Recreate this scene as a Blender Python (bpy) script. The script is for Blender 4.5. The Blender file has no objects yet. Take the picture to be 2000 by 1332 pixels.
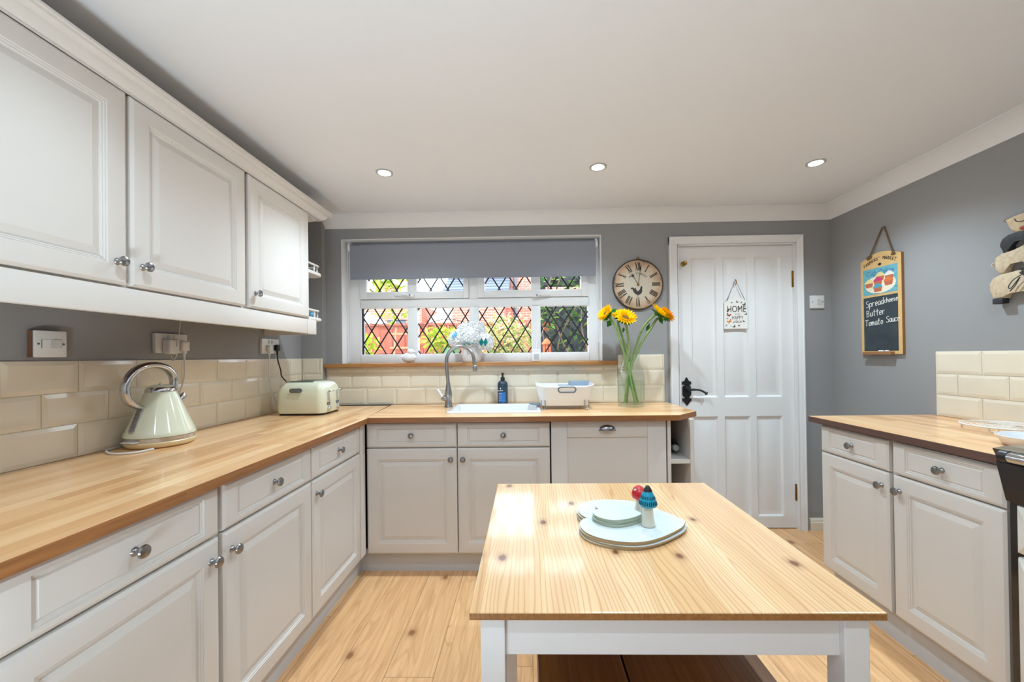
SKY, SUN, SPOT, REAR, UP, EXPO = 5.5, 3.8, 34, 2, 36, 0.1
import bpy, bmesh, math, random
from mathutils import Vector, Matrix
random.seed(7)
S = bpy.context.scene
COL = S.collection
PI = math.pi
sin, cos, rad = math.sin, math.cos, math.radians
X, Y, Z = Vector((1, 0, 0)), Vector((0, 1, 0)), Vector((0, 0, 1))
V = Vector

# ------------------------------------------------------------------ camera (surveyed from the room's own edges)
EYE = V((0, 0, 1.2))
CR = (V((0.99970511, 0.02097676, -0.0122341)), V((-0.01236785, 0.00625836, -0.99990393)), V((-0.02089818, 0.99976038, 0.00651595)))
FPX, CX, CY = 778.0, 1011.03, 691.24


def ray(x, y):
    a, b = (x - CX) / FPX, (y - CY) / FPX
    return CR[0] * a + CR[1] * b + CR[2]


def onX(x, y, v):
    d = ray(x, y)
    return EYE + d * ((v - EYE.x) / d.x)


def onY(x, y, v):
    d = ray(x, y)
    return EYE + d * ((v - EYE.y) / d.y)


def onZ(x, y, v):
    d = ray(x, y)
    return EYE + d * ((v - EYE.z) / d.z)


cam = bpy.data.cameras.new('camera')
camo = bpy.data.objects.new('camera', cam)
COL.objects.link(camo)
m = Matrix((CR[0], -CR[1], -CR[2])).transposed().to_4x4()
m.translation = EYE
camo.matrix_world = m
cam.sensor_width = 36
cam.lens = FPX / 2000 * 36
cam.shift_x = (1000 - CX) / 2000
cam.shift_y = (CY - 666) / 2000
cam.clip_start = 0.02
S.camera = camo


# ------------------------------------------------------------------ materials
def lin(c):
    return tuple(((v / 255) / 12.92 if v / 255 <= 0.04045 else ((v / 255 + 0.055) / 1.055) ** 2.4) for v in c[:3]) + (1,)


class NT:
    def __init__(self, name):
        self.m = bpy.data.materials.new(name)
        self.m.use_nodes = True
        self.t = self.m.node_tree
        self.t.nodes.clear()
        self.out = self.n('ShaderNodeOutputMaterial')

    def n(self, typ, **kw):
        nd = self.t.nodes.new(typ)
        for k, v in kw.items():
            if k.startswith('i_'):
                key = k[2:]
                nd.inputs[int(key) if key.isdigit() else key].default_value = v
            else:
                setattr(nd, k, v)
        return nd

    def l(self, a, b):
        self.t.links.new(a, b)

    def math(self, op, a, b=None, c=None):
        nd = self.n('ShaderNodeMath', operation=op)
        for i, v in enumerate((a, b, c)):
            if v is None:
                continue
            if isinstance(v, (int, float)):
                nd.inputs[i].default_value = v
            else:
                self.l(v, nd.inputs[i])
        return nd.outputs[0]

    def mix(self, f, a, b, blend='MIX'):
        nd = self.n('ShaderNodeMix', data_type='RGBA', blend_type=blend)
        for s, v in ((nd.inputs[0], f), (nd.inputs[6], a), (nd.inputs[7], b)):
            if isinstance(v, (int, float)):
                s.default_value = v
            elif isinstance(v, tuple):
                s.default_value = v
            else:
                self.l(v, s)
        return nd.outputs[2]

    def ramp(self, f, stops):
        nd = self.n('ShaderNodeValToRGB')
        e = nd.color_ramp.elements
        while len(e) < len(stops):
            e.new(0.5)
        for i, (p, c) in enumerate(stops):
            e[i].position = p
            e[i].color = c
        self.l(f, nd.inputs[0])
        return nd.outputs[0]

    def coord(self, scale=(1, 1, 1), loc=(0, 0, 0)):
        tc = self.n('ShaderNodeTexCoord')
        mp = self.n('ShaderNodeMapping')
        mp.inputs['Scale'].default_value = scale
        mp.inputs['Location'].default_value = loc
        self.l(tc.outputs['Object'], mp.inputs[0])
        return mp.outputs[0]

    def noise(self, vec, scale=5, detail=3, rough=0.5, dist=0.0):
        nd = self.n('ShaderNodeTexNoise')
        nd.inputs['Scale'].default_value = scale
        nd.inputs['Detail'].default_value = detail
        nd.inputs['Roughness'].default_value = rough
        nd.inputs['Distortion'].default_value = dist
        self.l(vec, nd.inputs['Vector'])
        return nd.outputs[0]

    def bsdf(self, base, rough=0.5, metal=0.0, spec=0.5, coat=0.0, bump=None, bstr=0.1, bdist=0.002, **kw):
        p = self.n('ShaderNodeBsdfPrincipled')
        for k, v in (('Base Color', base), ('Roughness', rough), ('Metallic', metal), ('Specular IOR Level', spec), ('Coat Weight', coat)):
            if isinstance(v, (int, float, tuple)):
                p.inputs[k].default_value = v
            else:
                self.l(v, p.inputs[k])
        p.inputs['Coat Roughness'].default_value = 0.08
        for k, v in kw.items():
            p.inputs[k.replace('_', ' ')].default_value = v
        if bump is not None:
            b = self.n('ShaderNodeBump')
            b.inputs['Strength'].default_value = bstr
            b.inputs['Distance'].default_value = bdist
            self.l(bump, b.inputs['Height'])
            self.l(b.outputs[0], p.inputs['Normal'])
        self.l(p.outputs[0], self.out.inputs[0])
        return p


def plain(name, c, rough=0.5, metal=0.0, spec=0.5, coat=0.0, var=0.03, scale=6.0, bump=0.0, bscale=60, **kw):
    t = NT(name)
    c = lin(c)
    co = t.coord()
    nz = t.noise(co, scale, 3)
    a = tuple(max(0, v * (1 - var)) for v in c[:3]) + (1,)
    b = tuple(min(1, v * (1 + var)) for v in c[:3]) + (1,)
    col = t.ramp(nz, [(0.3, a), (0.7, b)])
    bm = t.noise(co, bscale, 3) if bump else None
    t.bsdf(col, rough, metal, spec, coat, bm, bump, **kw)
    return t.m


def planks(name, along, across, w, L, cols, gap=0.0, gapcol=(90, 60, 35), grain=(70, 3.0), gstr=0.35, gcol=(150, 100, 55), rough=0.35, coat=0.0,
           knots=0.0, kscale=5.0, kcol=(120, 75, 40), rings=0.0, ringscale=60, bump=0.05, vary=1.0, spec=0.5):
    """boards of width w and length L, staggered row by row, each its own tone, with grain, rings and knots"""
    t = NT(name)
    tc = t.n('ShaderNodeTexCoord')
    sp = t.n('ShaderNodeSeparateXYZ')
    t.l(tc.outputs['Object'], sp.inputs[0])
    a = sp.outputs[along]
    c = sp.outputs[across]
    rowf = t.math('DIVIDE', t.math('ADD', c, 50.0), w)
    row = t.math('FLOOR', rowf)
    wn = t.n('ShaderNodeTexWhiteNoise', noise_dimensions='1D')
    t.l(row, wn.inputs['W'])
    off = wn.outputs['Value']
    colf = t.math('ADD', t.math('DIVIDE', t.math('ADD', a, 50.0), L), t.math('MULTIPLY', off, 7.31))
    cell = t.math('FLOOR', colf)
    cv = t.n('ShaderNodeCombineXYZ')
    t.l(row, cv.inputs[0])
    t.l(cell, cv.inputs[1])
    w2 = t.n('ShaderNodeTexWhiteNoise', noise_dimensions='3D')
    t.l(cv.outputs[0], w2.inputs['Vector'])
    r = w2.outputs['Value']
    # grain coordinate, shifted per board
    gv = t.n('ShaderNodeCombineXYZ')
    t.l(t.math('ADD', t.math('MULTIPLY', a, grain[1]), t.math('MULTIPLY', r, 37.0)), gv.inputs[0])
    t.l(t.math('ADD', t.math('MULTIPLY', c, grain[0]), t.math('MULTIPLY', r, 91.0)), gv.inputs[1])
    t.l(t.math('MULTIPLY', sp.outputs['Z'], grain[0] * 0.6), gv.inputs[2])
    g = t.noise(gv.outputs[0], 1.0, 5, 0.6, 0.6)
    n = len(cols)
    base = t.ramp(r, [(i / max(1, n - 1), lin(cc)) for i, cc in enumerate(cols)])
    gm = t.math('MULTIPLY', t.ramp(g, [(0.38, (1, 1, 1, 1)), (0.62, (0, 0, 0, 1))]), gstr)
    col = t.mix(gm, base, lin(gcol))
    if rings:
        rv = t.n('ShaderNodeCombineXYZ')
        t.l(t.math('ADD', t.math('MULTIPLY', a, 0.9), t.math('MULTIPLY', r, 11.0)), rv.inputs[0])
        t.l(t.math('ADD', t.math('MULTIPLY', c, 6.0), t.math('MULTIPLY', r, 23.0)), rv.inputs[1])
        big = t.noise(rv.outputs[0], 1.3, 2, 0.5, 0.3)
        wv = t.math('SINE', t.math('ADD', t.math('MULTIPLY', c, ringscale * 6.28), t.math('MULTIPLY', big, 60.0)))
        rm = t.math('MULTIPLY', t.ramp(wv, [(0.55, (0, 0, 0, 1)), (1.0, (1, 1, 1, 1))]), rings)
        col = t.mix(rm, col, lin(gcol))
    if knots:
        kv = t.n('ShaderNodeCombineXYZ')
        t.l(t.math('MULTIPLY', a, 0.62), kv.inputs[0])
        t.l(c, kv.inputs[1])
        vo = t.n('ShaderNodeTexVoronoi', feature='F1', voronoi_dimensions='2D')
        vo.inputs['Scale'].default_value = kscale
        t.l(kv.outputs[0], vo.inputs['Vector'])
        sc = t.n('ShaderNodeSeparateColor')
        t.l(vo.outputs['Color'], sc.inputs[0])
        pres = t.math('LESS_THAN', sc.outputs[0], knots)
        dj = t.math('ADD', vo.outputs['Distance'], t.math('MULTIPLY', t.math('SUBTRACT', g, 0.5), 0.06))
        km = t.math('MULTIPLY', t.ramp(dj, [(0.03, (1, 1, 1, 1)), (0.05, (0.5, 0.5, 0.5, 1)), (0.07, (0.22, 0.22, 0.22, 1)), (0.13, (0, 0, 0, 1))]), pres)
        col = t.mix(km, col, lin(kcol))
    if gap:
        fr = t.math('FRACT', rowf)
        e1 = t.math('MINIMUM', fr, t.math('SUBTRACT', 1.0, fr))
        m1 = t.math('LESS_THAN', e1, gap / w)
        fc = t.math('FRACT', colf)
        e2 = t.math('MINIMUM', fc, t.math('SUBTRACT', 1.0, fc))
        m2 = t.math('LESS_THAN', e2, gap / L)
        col = t.mix(t.math('MULTIPLY', t.math('MAXIMUM', m1, m2), 0.75), col, lin(gapcol))
    rg = t.math('ADD', rough, t.math('MULTIPLY', t.math('SUBTRACT', g, 0.5), 0.12))
    t.bsdf(col, rg, 0, spec, coat, g, bump)
    return t.m


def glassy(name, tint=(255, 255, 255), refl=0.08, rough=0.02):
    t = NT(name)
    tr = t.n('ShaderNodeBsdfTransparent')
    tr.inputs[0].default_value = lin(tint)
    gl = t.n('ShaderNodeBsdfGlossy')
    gl.inputs['Roughness'].default_value = rough
    lw = t.n('ShaderNodeLayerWeight')
    lw.inputs[0].default_value = 0.5
    f = t.math('ADD', t.math('MULTIPLY', t.math('POWER', lw.outputs['Facing'], 4.0), 0.55), refl * 0.5)
    mx = t.n('ShaderNodeMixShader')
    t.l(f, mx.inputs[0])
    t.l(tr.outputs[0], mx.inputs[1])
    t.l(gl.outputs[0], mx.inputs[2])
    t.l(mx.outputs[0], t.out.inputs[0])
    return t.m


def emit(name, c, s):
    t = NT(name)
    e = t.n('ShaderNodeEmission')
    e.inputs[0].default_value = lin(c)
    e.inputs[1].default_value = s
    t.l(e.outputs[0], t.out.inputs[0])
    return t.m


def leafmat(name, stops, rough=0.5, trans=0.35):
    t = NT(name)
    nz = t.n('ShaderNodeTexWhiteNoise', noise_dimensions='3D')
    geo = t.n('ShaderNodeNewGeometry')
    r = geo.outputs['Random Per Island']
    col = t.ramp(r, [(p, lin(c)) for p, c in stops])
    d = t.n('ShaderNodeBsdfDiffuse')
    tl = t.n('ShaderNodeBsdfTranslucent')
    t.l(col, d.inputs[0])
    t.l(col, tl.inputs[0])
    mx = t.n('ShaderNodeMixShader')
    mx.inputs[0].default_value = trans
    t.l(d.outputs[0], mx.inputs[1])
    t.l(tl.outputs[0], mx.inputs[2])
    t.l(mx.outputs[0], t.out.inputs[0])
    return t.m


# ------------------------------------------------------------------ mesh builder
class MB:
    def __init__(self):
        self.bm = bmesh.new()
        self.mi = 0

    def _new(self, verts, faces):
        vs = [self.bm.verts.new(v) for v in verts]
        out = []
        for f in faces:
            try:
                fc = self.bm.faces.new([vs[i] for i in f])
                fc.material_index = self.mi
                out.append(fc)
            except ValueError:
                pass
        return vs, out

    def box(self, x0, x1, y0, y1, z0, z1, b=0.0, seg=2, fr=None):
        if x0 > x1: x0, x1 = x1, x0
        if y0 > y1: y0, y1 = y1, y0
        if z0 > z1: z0, z1 = z1, z0
        P = [(x0, y0, z0), (x1, y0, z0), (x1, y1, z0), (x0, y1, z0), (x0, y0, z1), (x1, y0, z1), (x1, y1, z1), (x0, y1, z1)]
        if fr:
            o, u, v, n = fr
            P = [o + u * p[0] + v * p[1] + n * p[2] for p in P]
        F = [(0, 3, 2, 1), (4, 5, 6, 7), (0, 1, 5, 4), (1, 2, 6, 5), (2, 3, 7, 6), (3, 0, 4, 7)]
        vs, fs = self._new(P, F)
        if b > 0:
            es = list({e for f in fs for e in f.edges})
            r = bmesh.ops.bevel(self.bm, geom=es, offset=b, segments=seg, affect='EDGES', profile=0.5)
            for f in r['faces']:
                f.material_index = self.mi
        return self

    def prism(self, poly, fr, t, b=0.0, seg=2, b2=0.0):
        """extrude 2D polygon (in u,v) by t along n; b bevels both rims, b2 only the n side"""
        o, u, v, n = fr
        N = len(poly)
        A = [o + u * p[0] + v * p[1] for p in poly]
        B = [a + n * t for a in A]
        vs, fs = self._new(A + B, [tuple(range(N - 1, -1, -1)), tuple(range(N, 2 * N))] + [(i, (i + 1) % N, N + (i + 1) % N, N + i) for i in range(N)])
        bb = b or b2
        if bb:
            es = list(fs[1].edges) + (list(fs[0].edges) if b else [])
            r = bmesh.ops.bevel(self.bm, geom=es, offset=bb, segments=seg, affect='EDGES', profile=0.5)
            for f in r['faces']:
                f.material_index = self.mi
        return self

    def lathe(self, prof, c=(0, 0, 0), ax=Z, seg=32, sx=1.0, sy=1.0):
        ax = V(ax).normalized()
        a = ax.orthogonal().normalized() if abs(ax.z) < 0.99 else V((1, 0, 0))
        b = ax.cross(a)
        c = V(c)
        rings = []
        for r, z in prof:
            if abs(r) < 1e-6:
                rings.append([self.bm.verts.new(c + ax * z)])
            else:
                rings.append([self.bm.verts.new(c + ax * z + a * (r * sx * cos(2 * PI * i / seg)) + b * (r * sy * sin(2 * PI * i / seg))) for i in range(seg)])
        for p, q in zip(rings, rings[1:]):
            for i in range(seg):
                j = (i + 1) % seg
                if len(p) == 1 and len(q) == 1:
                    continue
                if len(p) == 1:
                    fv = [p[0], q[j], q[i]]
                elif len(q) == 1:
                    fv = [p[i], p[j], q[0]]
                else:
                    fv = [p[i], p[j], q[j], q[i]]
                try:
                    self.bm.faces.new(fv).material_index = self.mi
                except ValueError:
                    pass
        return self

    def tube(self, pts, r, seg=10, closed=False, flat=1.0, ref=None, caps=True):
        pts = [V(p) for p in pts]
        n = len(pts)
        rr = r if isinstance(r, (list, tuple)) else [r] * n
        tang = []
        for i in range(n):
            if closed:
                d = pts[(i + 1) % n] - pts[i - 1]
            else:
                d = pts[min(i + 1, n - 1)] - pts[max(i - 1, 0)]
            tang.append(d.normalized() if d.length > 1e-9 else V((0, 0, 1)))
        up = V(ref) if ref else tang[0].orthogonal()
        rings = []
        for i in range(n):
            t = tang[i]
            up = (up - t * up.dot(t))
            up = up.normalized() if up.length > 1e-6 else t.orthogonal().normalized()
            w = t.cross(up)
            rings.append([self.bm.verts.new(pts[i] + up * (rr[i] * cos(2 * PI * k / seg)) + w * (rr[i] * flat * sin(2 * PI * k / seg))) for k in range(seg)])
        m_ = n if closed else n - 1
        for i in range(m_):
            p, q = rings[i], rings[(i + 1) % n]
            for k in range(seg):
                try:
                    self.bm.faces.new([p[k], p[(k + 1) % seg], q[(k + 1) % seg], q[k]]).material_index = self.mi
                except ValueError:
                    pass
        if caps and not closed:
            for rg in (rings[0][::-1], rings[-1]):
                try:
                    self.bm.faces.new(rg).material_index = self.mi
                except ValueError:
                    pass
        return self

    def panel(self, fr, w, h, loops, back=True):
        """nested rectangles: loops = (inset, height); a moulded board"""
        o, u, v, n = fr
        rings = []
        for lp_ in loops:
            iu, iv, ht = lp_ if len(lp_) == 3 else (lp_[0], lp_[0], lp_[1])
            ring = [(iu, iv), (w - iu, iv), (w - iu, h - iv), (iu, h - iv)]
            rings.append([self.bm.verts.new(o + u * a + v * b + n * ht) for a, b in ring])
        fs = []
        for p, q in zip(rings, rings[1:]):
            for k in range(4):
                fs.append(self.bm.faces.new([p[k], p[(k + 1) % 4], q[(k + 1) % 4], q[k]]))
        fs.append(self.bm.faces.new(rings[-1]))
        if back:
            fs.append(self.bm.faces.new(rings[0][::-1]))
        for f in fs:
            f.material_index = self.mi
        return self

    def ball(self, c, r, seg=16, rings=10, ax=Z):
        r3 = r if isinstance(r, (tuple, list)) else (r, r, r)
        prof = [(sin(PI * i / rings), -cos(PI * i / rings)) for i in range(rings + 1)]
        prof[0] = (0, -1)
        prof[-1] = (0, 1)
        start = len(self.bm.verts)
        self.lathe(prof, (0, 0, 0), Z, seg)
        self.bm.verts.ensure_lookup_table()
        q = V(ax).normalized().to_track_quat('Z', 'Y')
        for vv in self.bm.verts[start:]:
            p = V((vv.co.x * r3[0], vv.co.y * r3[1], vv.co.z * r3[2]))
            vv.co = q @ p + V(c)
        return self

    def quad(self, pts):
        self._new([V(p) for p in pts], [tuple(range(len(pts)))])
        return self

    def leaf(self, c, d, n, L, W, fold=0.15):
        """a small pointed leaf of four faces"""
        d = V(d).normalized()
        s = d.cross(V(n))
        s = s.normalized() if s.length > 1e-6 else d.orthogonal().normalized()
        n2 = s.cross(d)
        c = V(c)
        P = [c, c + d * L * 0.45 + s * W * 0.5 + n2 * fold * W, c + d * L, c + d * L * 0.45 - s * W * 0.5 + n2 * fold * W, c + d * L * 0.5]
        self._new(P, [(0, 1, 4), (1, 2, 4), (2, 3, 4), (3, 0, 4)])
        return self

    def top(self, hi=0, lo=1, ax=2, thr=0.5, sgn=1):
        bmesh.ops.recalc_face_normals(self.bm, faces=self.bm.faces[:])
        for f in self.bm.faces:
            f.normal_update()
            f.material_index = hi if f.normal[ax] * sgn > thr else lo
        return self

    def text(self, s, fr, size, t=0.0004, align='CENTER', shear=0.0, xs=1.0):
        cu = bpy.data.curves.new('text', 'FONT')
        cu.body = s
        cu.size = size
        cu.align_x = align
        cu.shear = shear
        cu.extrude = 0
        cu.resolution_u = 3
        ob = bpy.data.objects.new('text', cu)
        COL.objects.link(ob)
        bpy.context.view_layer.update()
        dg = bpy.context.evaluated_depsgraph_get()
        me = ob.evaluated_get(dg).to_mesh()
        o, u, v, n = fr
        vs = [self.bm.verts.new(o + u * (q.co.x * xs) + v * q.co.y + n * t) for q in me.vertices]
        for p in me.polygons:
            try:
                self.bm.faces.new([vs[i] for i in p.vertices]).material_index = self.mi
            except ValueError:
                pass
        ob.evaluated_get(dg).to_mesh_clear()
        bpy.data.objects.remove(ob)
        bpy.data.curves.remove(cu)
        return self

    def build(self, name, mats, parent=None, smooth=40, kind=None):
        if not isinstance(mats, (list, tuple)):
            mats = [mats]
        bm = self.bm
        bmesh.ops.recalc_face_normals(bm, faces=bm.faces[:])
        me = bpy.data.meshes.new(name)
        if parent is not None:
            org = ORG[parent.name]
        else:
            lo = [min(v.co[i] for v in bm.verts) for i in range(3)]
            hi = [max(v.co[i] for v in bm.verts) for i in range(3)]
            org = V(((lo[0] + hi[0]) / 2, (lo[1] + hi[1]) / 2, lo[2]))
        for v in bm.verts:
            v.co -= org
        bm.to_mesh(me)
        bm.free()
        for m_ in mats:
            me.materials.append(m_)
        if smooth:
            for p in me.polygons:
                p.use_smooth = True
            me.set_sharp_from_angle(angle=rad(smooth))
        ob = bpy.data.objects.new(name, me)
        COL.objects.link(ob)
        if parent is not None:
            ob.parent = parent
        else:
            ob.location = org
        ORG[ob.name] = org.copy()
        if kind:
            ob['kind'] = kind
        return ob


ORG = {}


def thing(name, label, cat, loc, group=None):
    o = bpy.data.objects.new(name, None)
    o.empty_display_size = 0.05
    COL.objects.link(o)
    o.location = loc
    ORG[o.name] = V(loc)
    return tag(o, label, cat, group)


def tag(o, label, cat, group=None, kind=None):
    o['label'] = label
    o['category'] = cat
    if group:
        o['group'] = group
    if kind:
        o['kind'] = kind
    return o


def plabel(o, label):
    o['label'] = label
    return o


def struct(o, label=None):
    o['kind'] = 'structure'
    if label:
        o['label'] = label
    return o


def catmull(pts, n=6, closed=False):
    pts = [V(p) for p in pts]
    N = len(pts)
    out = []
    for i in range(N if closed else N - 1):
        p0 = pts[i - 1] if (closed or i > 0) else pts[0]
        p1 = pts[i]
        p2 = pts[(i + 1) % N]
        p3 = pts[(i + 2) % N] if (closed or i + 2 < N) else pts[-1]
        for k in range(n):
            t = k / n
            out.append(0.5 * ((2 * p1) + (p2 - p0) * t + (2 * p0 - 5 * p1 + 4 * p2 - p3) * t * t + (3 * p1 - p0 - 3 * p2 + p3) * t ** 3))
    if not closed:
        out.append(pts[-1])
    return out


def strip(mb, a, b, w, fr, t0, t1):
    """flat bar from a to b (2D in u,v), width w, between heights t0 and t1 along n"""
    o, u, v, n = fr
    a, b = V((a[0], a[1], 0)), V((b[0], b[1], 0))
    d = (b - a)
    if d.length < 1e-6:
        return
    d.normalize()
    s = V((-d.y, d.x, 0)) * w / 2
    P = [a + s, a - s, b - s, b + s]
    mb.prism([(p.x, p.y) for p in P], (o + n * t0, u, v, n), t1 - t0)


def clipseg(a, b, x0, x1, y0, y1):
    t0, t1 = 0.0, 1.0
    dx, dy = b[0] - a[0], b[1] - a[1]
    for p, q in ((-dx, a[0] - x0), (dx, x1 - a[0]), (-dy, a[1] - y0), (dy, y1 - a[1])):
        if abs(p) < 1e-12:
            if q < 0:
                return None
        else:
            r = q / p
            if p < 0:
                t0 = max(t0, r)
            else:
                t1 = min(t1, r)
    if t0 >= t1:
        return None
    return (a[0] + t0 * dx, a[1] + t0 * dy), (a[0] + t1 * dx, a[1] + t1 * dy)
# ------------------------------------------------------------------ the place's planes
YW, XL, XR, ZC = 2.75, -1.54, 2.08, 2.18      # back, left, right walls and ceiling
YREAR = -2.4
YB, XA, XC = 2.18, -0.89, 1.475              # faces of the back, left and right unit doors
XU = -1.21                                   # face of the wall-unit doors
ZT, TT = 0.877, 0.029                        # worktop height and thickness

M = {}
M['wall'] = plain('grey_wall_paint', (150, 150, 151), 0.75, spec=0.25, var=0.02, scale=2.5)
M['ceiling'] = plain('white_ceiling_paint', (226, 226, 228), 0.85, spec=0.2, var=0.008, scale=3)
M['white'] = plain('white_gloss_paint', (228, 228, 229), 0.4, var=0.01)
M['coving'] = plain('white_coving_paint', (232, 232, 233), 0.6, var=0.008)
M['upvc'] = plain('white_plastic', (230, 232, 234), 0.3, var=0.006)
M['cab'] = plain('off_white_cabinet_paint', (217, 212, 207), 0.42, spec=0.4, var=0.012, scale=3)
M['cabgap'] = plain('dull_carcass_board', (196, 192, 186), 0.55)  # even board colour, a little darker than the cabinet paint
M['plinth'] = plain('grey_plinth_board', (198, 199, 201), 0.5)
M['skirt'] = plain('cream_skirting_paint', (228, 220, 204), 0.45)
M['tile'] = plain('cream_glazed_tile', (225, 215, 195), 0.09, spec=0.6, coat=0.4, var=0.04, scale=4)
M['grout'] = plain('cream_grout', (205, 196, 178), 0.8)
M['steel'] = plain('brushed_steel', (170, 170, 172), 0.28, metal=1.0, var=0.05)
M['chrome'] = plain('polished_chrome', (205, 206, 208), 0.08, metal=1.0)
M['nickel'] = plain('satin_nickel_knob', (152, 152, 154), 0.25, metal=1.0)
M['brass'] = plain('aged_brass', (150, 112, 50), 0.35, metal=1.0, var=0.2, scale=40)
M['black'] = plain('black_iron', (16, 16, 17), 0.45)
M['blackplastic'] = plain('black_plastic', (24, 24, 26), 0.35)
M['lead'] = plain('dark_window_lead', (22, 25, 30), 0.5)
M['plastic'] = plain('white_socket_plastic', (225, 225, 223), 0.35)
M['plasticdim'] = plain('grey_white_plastic', (200, 200, 199), 0.4)
M['ceramic'] = plain('white_ceramic', (226, 228, 231), 0.12, coat=0.3, var=0.01)
M['glass'] = glassy('window_glass', (252, 253, 253), 0.05)
M['clear'] = glassy('clear_glass', (250, 253, 253), 0.06)
M['floor'] = planks('oak_floor_boards', 'Y', 'X', 0.187, 1.15, [(226, 176, 126), (238, 190, 139), (232, 182, 132), (243, 198, 148), (221, 171, 122)], gap=0.0012,
                    gapcol=(120, 80, 48), grain=(55, 3.2), gstr=0.42, gcol=(182, 132, 86), rough=0.36, knots=0.42, kscale=3.6, kcol=(146, 98, 60), rings=0.3, ringscale=20, bump=0.04)
STAVES = [(238, 194, 142), (216, 162, 108), (244, 204, 156), (228, 176, 122), (206, 150, 98), (240, 197, 147), (232, 182, 129)]
M['woodY'] = planks('beech_staves_lengthways', 'Y', 'X', 0.042, 0.55, STAVES, grain=(60, 4), gstr=0.28, gcol=(194, 138, 84), rough=0.3, coat=0.28, bump=0.03)
M['woodX'] = planks('beech_staves_across', 'X', 'Y', 0.042, 0.55, STAVES, grain=(60, 4), gstr=0.28, gcol=(194, 138, 84), rough=0.3, coat=0.28, bump=0.03)
M['woodedge'] = planks('oiled_worktop_edge', 'Y', 'X', 0.5, 0.7, [(170, 116, 68), (162, 108, 62), (154, 102, 60)], grain=(120, 4), gstr=0.5, gcol=(110, 70, 40), rough=0.4)
M['woodedgeX'] = planks('oiled_worktop_edge_across', 'X', 'Y', 0.5, 0.7, [(172, 116, 68), (160, 106, 62), (152, 98, 58)], grain=(120, 4), gstr=0.5, gcol=(120, 76, 42), rough=0.4)
M['woodedgeD'] = planks('dark_worktop_edge', 'Y', 'X', 0.5, 0.5, [(112, 82, 72), (98, 72, 64), (120, 88, 72)], grain=(120, 4), gstr=0.5, gcol=(78, 56, 48), rough=0.4)
M['pine'] = planks('varnished_knotty_pine', 'Y', 'X', 0.094, 9.0, [(226, 186, 138), (216, 172, 121), (231, 194, 149), (221, 178, 128), (234, 198, 154), (212, 167, 116)], gap=0.0,
                   grain=(26, 1.1), gstr=0.3, gcol=(188, 134, 84), rough=0.24, coat=0.6, knots=0.6, kscale=5.6, kcol=(118, 70, 34), rings=0.55, ringscale=88, bump=0.06)
M['pineedge'] = planks('pine_end_grain', 'Z', 'X', 0.094, 9.0, [(158, 108, 58), (150, 100, 52), (166, 116, 62)], grain=(160, 60), gstr=0.6, gcol=(112, 70, 34), rough=0.35, coat=0.3)
M['benchpine'] = planks('stained_bench_pine', 'Y', 'X', 0.2, 9.0, [(176, 124, 66), (150, 100, 52)], grain=(60, 1.8), gstr=0.6, gcol=(112, 68, 30), rough=0.35, coat=0.2, knots=0.3, kscale=5, kcol=(70, 40, 20), rings=0.35, ringscale=40)
M['sillwood'] = planks('oak_sill', 'X', 'Y', 0.3, 0.5, [(178, 124, 70), (190, 136, 80), (168, 114, 64)], grain=(90, 4), gstr=0.5, gcol=(132, 84, 44), rough=0.35)
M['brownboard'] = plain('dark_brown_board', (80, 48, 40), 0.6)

# ------------------------------------------------------------------ shell
mb = MB(); mb.box(XL - 0.15, XR + 0.15, YREAR - 0.1, YW + 0.25, -0.05, 0)
struct(mb.build('floor', M['floor'], smooth=0), 'light oak laminate plank floor')
mb = MB(); mb.box(XL - 0.15, XR + 0.15, YREAR - 0.1, YW + 0.25, ZC, ZC + 0.12)
struct(mb.build('ceiling', M['ceiling'], smooth=0), 'smooth white ceiling')
mb = MB(); mb.box(XL - 0.15, XL, YREAR, YW + 0.23, 0, ZC)
struct(mb.build('wall_left', M['wall'], smooth=0))
mb = MB(); mb.box(XR, XR + 0.15, YREAR, YW + 0.23, 0, ZC)
struct(mb.build('wall_right', M['wall'], smooth=0))
mb = MB(); mb.box(XL - 0.15, XR + 0.15, YREAR - 0.12, YREAR, 0, ZC)
struct(mb.build('wall_front', M['ceiling'], smooth=0))
WX0, WX1, WZ0, WZ1 = -1.281, 0.526, 1.165, 2.032     # window opening
DX0, DX1, DZ1 = 1.045, 1.842, 1.950                  # door opening
mb = MB()
YK = YW + 0.23
for a in ((XL, WX0, 0, ZC), (WX0, WX1, 0, WZ0 - 0.026), (WX0, WX1, WZ1, ZC), (WX1, DX0, 0, ZC), (DX0, DX1, DZ1, ZC), (DX1, XR, 0, ZC)):
    mb.box(a[0], a[1], YW, YK, a[2], a[3])
mb.box(XL, -1.392, 2.70, YW, ZT, ZC)                 # boxed-in corner beside the window
struct(mb.build('wall_back', M['wall'], smooth=0))

# white plaster reveals belong to the window opening
mb = MB()
mb.box(WX0, WX0 + 0.004, YW - 0.001, 2.86, WZ0, WZ1); mb.box(WX1 - 0.004, WX1, YW - 0.001, 2.86, WZ0, WZ1); mb.box(WX0, WX1, YW - 0.001, 2.86, WZ1 - 0.004, WZ1)
struct(mb.build('trim_1', M['white'], smooth=0), 'white painted plaster reveal around the window')

# coving
CV = [(0, -0.075), (0.004, -0.075), (0.006, -0.066), (0.03, -0.038), (0.062, -0.016), (0.094, -0.008), (0.1, -0.008), (0.1, -0.001), (0, -0.001)]
mb = MB(); mb.prism([(-p[0], p[1]) for p in CV], (V((XL, YW, ZC)), Y, Z, X), XR - XL)
struct(mb.build('trim_2', M['coving'], smooth=30), 'white coving along the back wall')
mb = MB(); mb.prism([(-p[0], p[1]) for p in CV], (V((XR, YREAR, ZC)), X, Z, Y), YW - YREAR)
struct(mb.build('trim_3', M['coving'], smooth=30), 'white coving along the right wall')
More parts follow.
